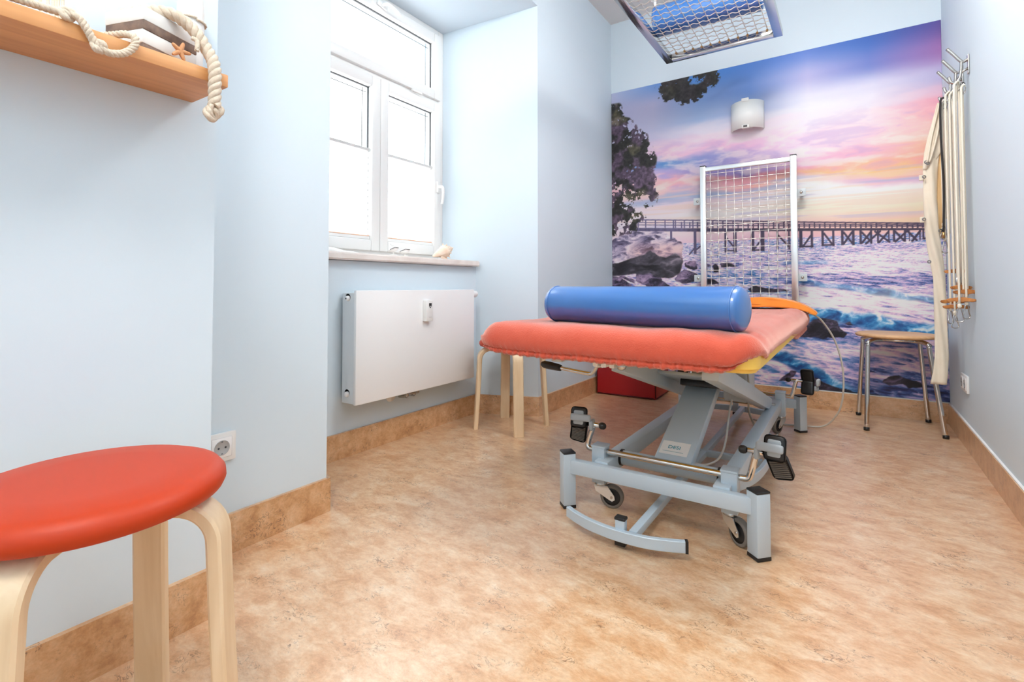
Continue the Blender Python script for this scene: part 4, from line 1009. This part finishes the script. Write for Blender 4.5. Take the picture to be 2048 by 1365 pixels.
# orange forked pad at the far end
b = new()
prism(b, [(-.75, .649), (-.62, .649), (-.50, .648), (-.42, .650), (-.36, .652), (-.30, .651), (-.25, .648), (-.21, .641), (-.175, .629), (-.150, .616), (-.138, .615), (-.134, .623), (-.142, .634), (-.170, .653), (-.20, .669), (-.24, .683), (-.28, .692), (-.33, .699), (-.38, .702), (-.42, .701), (-.46, .697), (-.52, .694), (-.60, .694), (-.75, .695), (-.75, .668), (-.60, .667), (-.48, .6665), (-.44, .664), (-.48, .6615), (-.60, .662), (-.75, .662)], 2.905, 3.10, 'y')
bmesh.ops.bevel(b, geom=[e for e in b.edges if abs(e.verts[0].co.y - e.verts[1].co.y) < 1e-5], offset=.004, segments=2, affect='EDGES')
for v in b.verts:
    if v.co.x > -.36: v.co.y = 3.0 + (v.co.y - 3.0) * (1 - ((v.co.x + .36) / .22) ** 2 * .55)
tag(obj('folded_cushion', b, 'orange_vinyl', None, 60), 'folded orange cushion lying at the far end of the couch', 'cushion')
b = new(); tube(b, smooth_path([(-.175, 3.0, .622), (-.15, 3.03, .612), (-.115, 3.08, .575), (-.065, 3.12, .48), (-.035, 3.13, .36), (-.030, 3.13, .24), (-.045, 3.14, .13), (-.085, 3.16, .05), (-.13, 3.17, .012), (-.19, 3.16, .006), (-.30, 3.13, .006), (-.38, 3.12, .006), (-.46, 3.15, .006)], 8), .0045, 10)
tag(obj('hanging_cable', b, 'cable_grey'), 'grey cable drooping from the orange cushion to the floor', 'cable')

# ================================================================== COAT HOOKS on the right wall
HY = (2.95, 3.09, 3.24)
hk_lab = ('steel double coat hook nearest the viewer on the blue wall', 'middle steel double coat hook on the blue wall', 'steel double coat hook nearest the mural on the blue wall')
for y, lb in zip(HY, hk_lab):
    t = thing('coat_hook', lb, 'coat hook', (XR, y, 1.74), 'steel coat hooks')
    b = new(); rbox(b, XR - .006, XR, y - .012, y + .012, 1.700, 1.785, .002); obj('back_plate', b, 'steel', t, 40)
    b = new(); tube(b, smooth_path([(XR - .004, y, 1.765), (XR - .02, y, 1.757), (.428, y, 1.765), (.408, y, 1.795), (.386, y, 1.826)], 6), lambda q: .0062 + .001 * q, 14); lathe(b, [(0, .0045), (.004, .004), (.0065, .0015), (.0072, 0)], 14, axis_M((.386, y, 1.826), (-.58, 0, .81))); obj('long_prong', b, 'steel', t)
    b = new(); tube(b, smooth_path([(.432, y, 1.757), (.430, y, 1.72), (.424, y, 1.685), (.410, y, 1.668), (.396, y, 1.675), (.389, y, 1.697)], 6), .006, 12); lathe(b, [(0, .004), (.004, .0035), (.006, 0)], 12, axis_M((.389, y, 1.697), (-.2, 0, 1))); obj('short_prong', b, 'steel', t)
    b = new(); tube(b, [(XR - .004, y, 1.725), (.43, y, 1.71)], .005, 10); obj('strut', b, 'steel', t)

# ================================================================== SLING CORDS: loop of cord, wooden toggle, snap hook
def toggle_bm(p, ang, L=.10):
    b = new(); M = Matrix.Translation(p) @ Matrix.Rotation(ang, 4, 'Z')
    pr = [(-L / 2, -.004), (-L / 2 + .012, -.010), (-.02, -.006), (0, -.012), (.02, -.006), (L / 2 - .012, -.010), (L / 2, -.004), (L / 2, .004), (L / 2 - .014, .006), (.02, .010), (0, .013), (-.02, .010), (-L / 2 + .014, .006), (-L / 2, .004)]
    prism(b, pr, -.007, .007, 'y', M); bmesh.ops.bevel(b, geom=b.edges[:], offset=.0025, segments=2, affect='EDGES'); return b
def carabiner_bm(p, ang, h=.058, w=.030):
    b = new(); M = Matrix.Translation(p) @ Matrix.Rotation(ang, 4, 'Z')
    pts = [(-.005, 0), (-.007, -.006), (-w * .40, -h * .62), (-w * .5, -h * .80), (-w * .38, -h * .95), (0, -h), (w * .38, -h * .95), (w * .5, -h * .80), (w * .40, -h * .62), (.007, -.006), (.005, 0), (0, .004)]
    P = [M @ Vector((x, 0, z)) for x, z in pts]; tube(b, smooth_path(P + [P[0]], 3)[:-1], .0024, 8, closed=True); return b
def sling(label, y, x, zt, zb, spread, tog=True, ztog=None, dy=.012, ang=0., cara=True, sway=0.):
    """one cord doubled over a hook: both strands, a toggle gripping them, a snap hook on the end"""
    t = thing('rope_sling', label, 'rope sling', (x, y, zb), 'rope slings on the coat hooks')
    top = (x + .004, y, zt)
    b = new(); pts = []
    for s, e in ((-1, zb + .06), (1, zb + .09)):
        pts.append([(x + .006, y, zt), (x + s * spread * .45, y + s * dy * .6, zt - .012), (x + s * spread, y + s * dy, zt - .05), (x + s * spread * 1.05 + sway * .3, y + s * dy, zt - .35), (x + s * spread + sway * .7, y + s * dy, (zt + zb) / 2 - .1), (x + s * spread * .8 + sway, y + s * dy * .6, e)])
    tube(b, smooth_path(pts[0][::-1] + pts[1][1:], 6), .0042, 8); obj('cord', b, 'cord_white', t)
    b = new(); lathe(b, [(0, .012), (.004, .010), (.0075, .004), (.0075, -.004), (.004, -.010), (0, -.012)], 12, Matrix.Translation((x - spread * .8 + sway, y - dy * .6, zb + .062))); obj('knot', b, 'cord_white', t)
    b = new(); tube(b, [(x + .006 + .007 * math.cos(q * math.pi / 8), y + .0005 * q, zt - .016 + .022 * math.sin(q * math.pi / 8)) for q in range(16)], .0022, 8, closed=True); obj('hang_ring', b, 'steel', t)
    if tog:
        obj('toggle', toggle_bm((x + sway * .9, y, ztog or zb + .085), ang), 'toggle_wood', t, 50)
    if cara:
        b = new(); cyl(b, (x - spread * .8 + sway, y - dy * .6, zb + .056), (x - spread * .8 + sway, y - dy * .6, zb + .048), .0035, 8); merge(b, carabiner_bm((x - spread * .8 + sway, y - dy * .6, zb + .05), ang + .3)); obj('snap_hook', b, 'steel', t)
    return t
sling('white sling cord hanging closest to the blue wall, steel snap hook at its end', 2.955, .432, 1.655, .625, .004, True, .735, .012, .25, True, 0)
sling('white sling cord whose lower wooden toggle sits left of the wall cord', 2.945, .412, 1.672, .612, .010, True, .700, .014, -.35)
sling('white sling cord ending in the lowest steel snap hook', 3.075, .412, 1.668, .575, .008, True, .665, .012, .15)
sling('white sling cord with its wooden toggle beside the canvas band', 3.085, .400, 1.672, .595, .010, True, .69, .014, .5)
sling('white sling cord with the highest wooden toggle, behind the others', 3.10, .424, 1.660, .80, .006, True, .83, .01, -.1, False)
sling('short white sling cord without a toggle among the long cords', 3.225, .405, 1.672, .93, .012, False, None, .016, .2, True)
sling('thin white sling cord just left of the black cord', 3.215, .396, 1.672, 1.00, .007, False, None, .010, .1, True)
sling('white sling cord hanging slightly askew in the middle of the bunch', 2.96, .420, 1.668, .66, .009, True, .755, .010, .7, False, -.006)
# black sheathed cords with brass tips
for y, x, zb, lb in ((3.185, .386, 1.02, 'thick black cord with a brass tip in front of the canvas'), (3.0, .430, 1.10, 'thin black cord with a brass tip between the white cords')):
    t = thing('black_cord', lb, 'cord', (x, y, zb), 'black cords on the coat hooks')
    b = new(); tube(b, smooth_path([(x + .02, y, 1.672), (x + .010, y, 1.677), (x, y - .002, 1.655), (x - .002, y - .004, 1.50), (x + .004, y - .004, 1.25), (x, y - .004, zb)], 8), .0046 if x < .4 else .0034, 8); obj('cord', b, 'black_strap', t)
    b = new(); cyl(b, (x, y - .004, zb + .003), (x, y - .004, zb - .028), .0055, 12); obj('tip', b, 'brass', t)
# steel buckle clip hanging among the cords
t = thing('strap_buckle', 'grey metal strap buckle hanging between the wooden toggles', 'buckle', (.425, 3.03, .74))
b = new(); rbox(b, .405, .443, 3.025, 3.037, .765, .80, .004); rbox(b, .412, .440, 3.02, 3.034, .735, .768, .003); obj('body', b, 'steel', t, 40)
b = new(); tube(b, [(.425, 3.03, .80), (.424, 3.03, 1.1), (.42, 3.06, 1.5), (.412, 3.087, 1.672)], .0035, 8); obj('strap', b, 'cord_white', t)
b = new(); rbox(b, .428, .444, 3.018, 3.03, .752, .762, .002); obj('catch', b, 'black_plastic', t, 40)

# ================================================================== CANVAS SLING BAND, hung doubled from the last hook
def band(rows, th=.004, seg=9):
    """rows: (z, xl, xr, y, bulge) swept downward; bulge bows the cloth toward the viewer"""
    b = new(); A = []; B = []
    R = []
    for (a, c) in zip(rows, rows[1:]):
        for k in range(4): R.append([p + (q - p) * k / 4 for p, q in zip(a, c)])
    R.append(list(rows[-1]))
    for z, xl, xr, y, bu in R:
        ra = []; rb = []
        for i in range(seg + 1):
            u = i / seg; yy = y - bu * math.sin(math.pi * u) + .004 * math.sin(u * 9 + z * 14)
            ra.append(b.verts.new((xl + (xr - xl) * u, yy, z))); rb.append(b.verts.new((xl + (xr - xl) * u, yy + th, z)))
        A.append(ra); B.append(rb)
    for r in range(len(A) - 1):
        for i in range(seg):
            f = b.faces.new((A[r][i], A[r][i + 1], A[r + 1][i + 1], A[r + 1][i])); f.smooth = True
            f = b.faces.new((B[r][i], B[r + 1][i], B[r + 1][i + 1], B[r][i + 1])); f.smooth = True
        b.faces.new((A[r][0], A[r + 1][0], B[r + 1][0], B[r][0])); b.faces.new((A[r][seg], B[r][seg], B[r + 1][seg], A[r + 1][seg]))
    b.faces.new([v for v in A[0]] + [v for v in B[0][::-1]]); b.faces.new([v for v in A[-1]] + [v for v in B[-1][::-1]])
    bmesh.ops.recalc_face_normals(b, faces=b.faces[:]); return b
t = thing('canvas_sling', 'wide cream canvas sling hanging in a long tail over the stool', 'sling', (.37, 3.22, .28))
Yc = 3.215
b = band([(1.665, .378, .402, Yc, .0), (1.60, .362, .398, Yc, .004), (1.50, .338, .396, Yc - .004, .01), (1.43, .324, .394, Yc - .004, .012), (1.38, .318, .366, Yc - .004, .012), (1.34, .316, .338, Yc - .004, .010)]); obj('upper_fold', b, 'canvas', t)
b = band([(1.44, .330, .386, Yc - .002, .004), (1.40, .321, .380, Yc - .002, .01), (1.33, .317, .374, Yc - .002, .014), (1.20, .315, .370, Yc - .002, .016), (1.05, .318, .372, Yc - .002, .014), (.95, .326, .381, Yc - .002, .014), (.87, .337, .389, Yc - .002, .012), (.80, .346, .394, Yc - .002, .010), (.70, .347, .395, Yc - .002, .008), (.55, .348, .396, Yc - .002, .008), (.42, .346, .399, Yc - .002, .007), (.34, .337, .395, Yc - .004, .006), (.282, .326, .388, Yc - .006, .004)]); obj('tail', b, 'canvas', t)
b = band([(1.44, .372, .402, Yc + .012, .006), (1.34, .368, .400, Yc + .012, .016), (1.20, .366, .396, Yc + .012, .018), (1.08, .366, .390, Yc + .012, .012), (1.00, .370, .384, Yc + .012, .006)]); obj('inner_fold', b, 'canvas_lining', t)
for x, z in ((.327, 1.372), (.333, 1.366), (.318, 1.30), (.314, 1.09), (.330, .88), (.374, 1.03)):
    obj('eyelet', lathe(new(), [(.0045, -.002), (.0085, -.002), (.0085, .002), (.0045, .002), (.0045, -.002)], 14, axis_M((x, Yc - .03, z), (.5, -1, 0))), 'steel', t, 50)
for pts in (((.384, Yc - .01, 1.655), (.352, Yc - .022, 1.50), (.331, Yc - .03, 1.37)), ((.392, Yc - .01, 1.65), (.372, Yc - .024, 1.50), (.340, Yc - .03, 1.37))):
    b = new(); tube(b, smooth_path(pts, 6), .004, 8); obj('lace', b, 'canvas', t)
for z in (1.30, 1.09):
    b = new(); rbox(b, .300, .318, Yc - .014, Yc - .006, z - .014, z + .014, .003); obj('tab', b, 'canvas', t)

# ================================================================== SHELF and its decorations
SZ = 1.205; SF = -1.08; SE = .541
b = new(); rbox(b, X1, SF, -.55, SE, 1.178, SZ, .002); tag(obj('wall_shelf', b, 'shelf_wood', None, 40), 'thick honey-coloured wooden shelf on the blue wall', 'shelf')
Mb_ = Matrix.Translation((-1.102, .393, SZ)) @ Matrix.Rotation(math.radians(19), 4, 'Z')
def book_box(label, z, dx):
    t = thing('keepsake_box', label, 'box', Mb_ @ Vector((-.05, .06, z)), 'white and brown boxes on the shelf')
    b = new(); rbox(b, -.094, -.001 + dx, .001, .118, z, z + .0175, .001, 2, Mb_); obj('base', b, 'box_brown', t, 40)
    b = new(); rbox(b, -.095, .0 + dx, .0, .119, z + .017, z + .0435, .002, 2, Mb_); obj('lid', b, 'box_white', t, 40)
book_box('white-lidded flat brown box, bottom of the pair on the shelf', 0, 0)
book_box('white-lidded flat brown box, top of the pair on the shelf', .0437, .002)
# thick braided rope over the boxes and the shelf edge
pts = [(-1.20, .395, SZ + .098), (-1.165, .408, SZ + .099), (-1.132, .425, SZ + .099), (-1.112, .447, SZ + .097), (-1.104, .470, SZ + .086), (-1.096, .488, SZ + .066), (-1.088, .500, SZ + .042), (-1.076, .507, SZ + .018), (-1.068, .508, SZ - .008), (-1.067, .508, SZ - .045), (-1.068, .508, SZ - .080)]
P = resample(smooth_path(pts, 8), .0022)
b = rope_bm(P, .0118, .042, 3, 8)
t = thing('braided_rope', 'thick knotted cotton rope trailing over the boxes and shelf end', 'rope', (-1.068, .515, SZ - .09))
obj('braid', b, 'rope_cotton', t)
b = new()
kc = Vector((-1.069, .507, SZ - .090))
for q in range(3):
    ring = [kc + Vector((.004 * math.sin(a * 2 + q), .0105 * math.cos(a), .0105 * math.sin(a))) + Vector((0, (q - 1) * .004, (q - 1) * .006)) for a in [k * math.pi / 10 for k in range(20)]]
    tube(b, ring, .0058, 8, closed=True)
obj('knot', b, 'rope_cotton', t)
b = rope_bm(resample(smooth_path([(-1.094, .476, SZ + .056), (-1.085, .481, SZ + .050), (-1.081, .480, SZ + .038), (-1.081, .479, SZ + .028)], 6), .0012), .0045, .010, 3, 6); obj('loose_end', b, 'rope_cotton', t)
# thinner rope snaking along the shelf front
pts = [(-1.11, -.30, SZ + .008), (-1.10, -.1, SZ + .008), (-1.092, .10, SZ + .008), (-1.086, .20, SZ + .009), (-1.082, .262, SZ + .010), (-1.075, .288, SZ + .010), (-1.0705, .300, SZ - .006), (-1.070, .312, SZ - .026), (-1.070, .330, SZ - .036), (-1.069, .352, SZ - .030), (-1.068, .368, SZ - .012), (-1.070, .370, SZ + .006), (-1.082, .360, SZ + .012), (-1.095, .348, SZ + .009), (-1.12, .335, SZ + .008), (-1.16, .33, SZ + .008)]
b = rope_bm(resample(smooth_path(pts, 8), .0018), .0064, .020, 3, 7)
t = thing('thin_rope', 'thinner cotton rope looping over the shelf front edge', 'rope', (-1.08, .2, SZ))
obj('strands', b, 'rope_cotton', t)
for c_, k_ in (((-1.069, .317, SZ - .031), 0), ((-1.079, .277, SZ + .010), 1)):
    b = new()
    for q in range(2):
        ring = [Vector(c_) + Vector((.003 * math.sin(2 * a), .0062 * math.cos(a) + (q - .5) * .005, .0085 * math.sin(a))) for a in [k * math.pi / 8 for k in range(16)]]; tube(b, ring, .0042, 7, closed=True)
    obj('knot', b, 'rope_cotton', t)
# starfish leaning on the boxes
b = new(); c_ = Vector((-1.088, .452, SZ + .018))
for k in range(5):
    a = math.radians(75 + 72 * k); d = Vector((.12, math.cos(a), math.sin(a))).normalized()
    tube(b, [c_ + d * .002, c_ + d * .008, c_ + d * .015, c_ + d * .0185], lambda q: [.0050, .0042, .0034, .0020][min(3, int(q * 3 + .01))], 9)
lathe(b, [(0, .005), (.005, .0042), (.008, 0), (.005, -.003), (0, -.004)], 12, axis_M(c_, (1, 0, 0)))
tag(obj('starfish', b, 'starfish', None, 60), 'small tan starfish standing against the white boxes', 'starfish')
# white ribbed vase tied with cord, only its foot in view
t = thing('ribbed_vase', 'white textured vase tied with twine behind the boxes', 'vase', (-1.20, .50, SZ))
b = new(); Mv = Matrix.Translation((-1.198, .517, SZ + .001)); seg = 40
lathe(b, [(0, 0), (.020, 0), (.024, .004), (.025, .06), (.027, .10), (.026, .16), (.023, .20), (.020, .205), (0, .205)], seg, Mv)
for v in b.verts:
    r_ = Vector((v.co.x + 1.198, v.co.y - .517)); a = math.atan2(r_.y, r_.x); k_ = 1 + .02 * math.sin(a * 20); v.co.x = -1.198 + r_.x * k_; v.co.y = .517 + r_.y * k_
obj('body', b, 'plaster_white', t, 60)
b = rope_bm([(-1.198 + .029 * math.cos(k * math.pi / 20), .517 + .029 * math.sin(k * math.pi / 20), SZ + .135 + .0001 * k) for k in range(41)], .003, .008, 3, 5); rope_bm(resample([(-1.176, .496, SZ + .135), (-1.170, .494, SZ + .115), (-1.172, .496, SZ + .085)], .002), .0025, .007, 3, 5, b); obj('twine', b, 'rope_cotton', t)
# twisted white cord standing further along the shelf
t = thing('string_bundle', 'white string hank on the shelf at the picture edge', 'string', (-1.17, .27, SZ))
for k in range(6):
    b = new(); tube(b, smooth_path([(-1.16 + .004 * k, .262 + .006 * k, SZ + .12), (-1.162 + .003 * k, .262 + .006 * k + .004 * math.sin(k), SZ + .05), (-1.155 + .004 * k, .266 + .006 * k, SZ + .003)], 5), .0024, 7); obj('strand', b, 'cord_white', t)

# ================================================================== THINGS ON THE WINDOW SILL
# conch shell: whorls tapering along an axis, spines on the shoulder
t = thing('conch_shell', 'spiny cream conch shell at the right end of the window sill', 'shell', (-1.93, 2.20, .911))
b = new(); ax = Vector((.15, .93, .33)).normalized(); c0 = Vector((-1.925, 2.12, .940)); M = axis_M(c0, ax)
prof = [(0, -.03), (.008, -.025), (.016, -.005), (.026, .025), (.037, .05), (.040, .062), (.036, .072), (.027, .078), (.028, .086), (.022, .094), (.016, .097), (.017, .103), (.011, .110), (.007, .112), (.008, .117), (.003, .124), (0, .126)]
lathe(b, prof, 30, M)
for v in b.verts:
    l = M.inverted() @ v.co; a = math.atan2(l.y, l.x); k_ = 1 + .06 * math.sin(a * 7 + l.z * 60); v.co = M @ Vector((l.x * k_ * 1.05, l.y * k_ * .9, l.z + .004 * math.sin(a)))
for v in b.verts: v.co.z = max(v.co.z, .9115)
body = obj('whorls', b, 'shell', t, 70)
b = new()
for k in range(9):
    a = 2 * math.pi * k / 9; d = Vector((math.cos(a), math.sin(a), .25)); p = M @ Vector((math.cos(a) * .034, math.sin(a) * .031, .064)); q = M @ (Vector((math.cos(a) * .034, math.sin(a) * .031, .064)) + d * .016)
    b = new()
    if q.z > .915: tube(b, [p, p.lerp(q, .5), q], lambda s: .007 * (1 - .85 * s), 8); obj('spine', b, 'shell', t, 70); b = new()
    p = M @ Vector((math.cos(a) * .020, math.sin(a) * .018, .092)); q = M @ (Vector((math.cos(a) * .020, math.sin(a) * .018, .092)) + d * .009)
    if q.z > .915: tube(b, [p, q], lambda s: .0045 * (1 - .8 * s), 6); obj('spine', b, 'shell', t, 70)
b = new(); prism(b, [(.0, .0), (.03, .014), (.055, .012), (.075, -.004), (.06, -.016), (.03, -.018)], -.002, .002, 'z', Matrix.Translation((-1.895, 2.115, .922)) @ Matrix.Rotation(math.radians(100), 4, 'Z') @ Matrix.Rotation(math.radians(60), 4, 'X')); bmesh.ops.bevel(b, geom=b.edges[:], offset=.0015, segments=2, affect='EDGES'); obj('lip', b, 'shell', t)
# two white wooden gulls with dark wing edges
for (y, s, rz, lb) in ((1.805, 1.0, .2, 'white gull figurine with dark wing edges left of the other gull'), (1.885, .9, -.1, 'white gull figurine with one dark wing edge nearest the shell')):
    t = thing('gull_figurine', lb, 'figurine', (-1.935, y, .911), 'white gull figurines on the sill')
    M = Matrix.Translation((-1.935, y, .911)) @ Matrix.Rotation(rz, 4, 'Z') @ Matrix.Scale(s, 4)
    b = new(); rbox(b, -.012, .012, -.016, .016, 0, .012, .002, 2, M); cyl(b, M @ Vector((0, 0, .010)), M @ Vector((0, 0, .026)), .0028, 8); obj('stand', b, 'plaster_white', t, 40)
    b = new(); tube(b, smooth_path([M @ Vector(p) for p in ((0, -.040, .030), (0, -.022, .034), (0, 0, .036), (0, .020, .042), (0, .034, .046))], 4), lambda q: .002 + .010 * math.sin(math.pi * min(1, q * .9 + .08)) ** .8, 12); bd = obj('body', b, 'plaster_white', t, 60)
    b = new(); prism(b, [(-.038, .030), (-.010, .040), (.022, .040), (.024, .043), (-.008, .046), (-.04, .033)], .008, .011, 'x', M); obj('wing', b, 'plaster_white', bd)
    b = new(); tube(b, [M @ Vector(p) for p in ((.012, -.045, .034), (.012, -.006, .048), (.012, .026, .0475))], .0016, 6); obj('wing_edge', b, 'dark_print', bd)
    if s == 1.0:
        b = new(); tube(b, [M @ Vector(p) for p in ((.0, -.030, .062), (.0, -.008, .056), (.0, .004, .060))], .0009, 6); obj('whisker', b, 'blind_rail', bd)
# pale folded cloth runner at the left
t_ = new()
rows = []
for k in range(15):
    y = 1.40 + k * .016; rows.append([t_.verts.new((-2.03 + .10 * i / 6, y, .9135 + (.036 - .0021 * k) * (1 - (i / 6 - .35) ** 2 * 1.6) * (1 if 0 < i < 6 else .15) * (1 if k < 14 else .2) + .002 * math.sin(k * .9 + i))) for i in range(7)])
for r_, q_ in zip(rows, rows[1:]):
    for i in range(6):
        f = t_.faces.new((r_[i], r_[i + 1], q_[i + 1], q_[i])); f.smooth = True
o = obj('folded_cloth', t_, 'plaster_white'); sm = o.modifiers.new('thickness', 'SOLIDIFY'); sm.thickness = .003; sm.offset = -1
tag(o, 'white cloth heaped on the left end of the sill', 'cloth')

for o in list(bpy.data.objects):
    if '_org' in o: del o['_org']
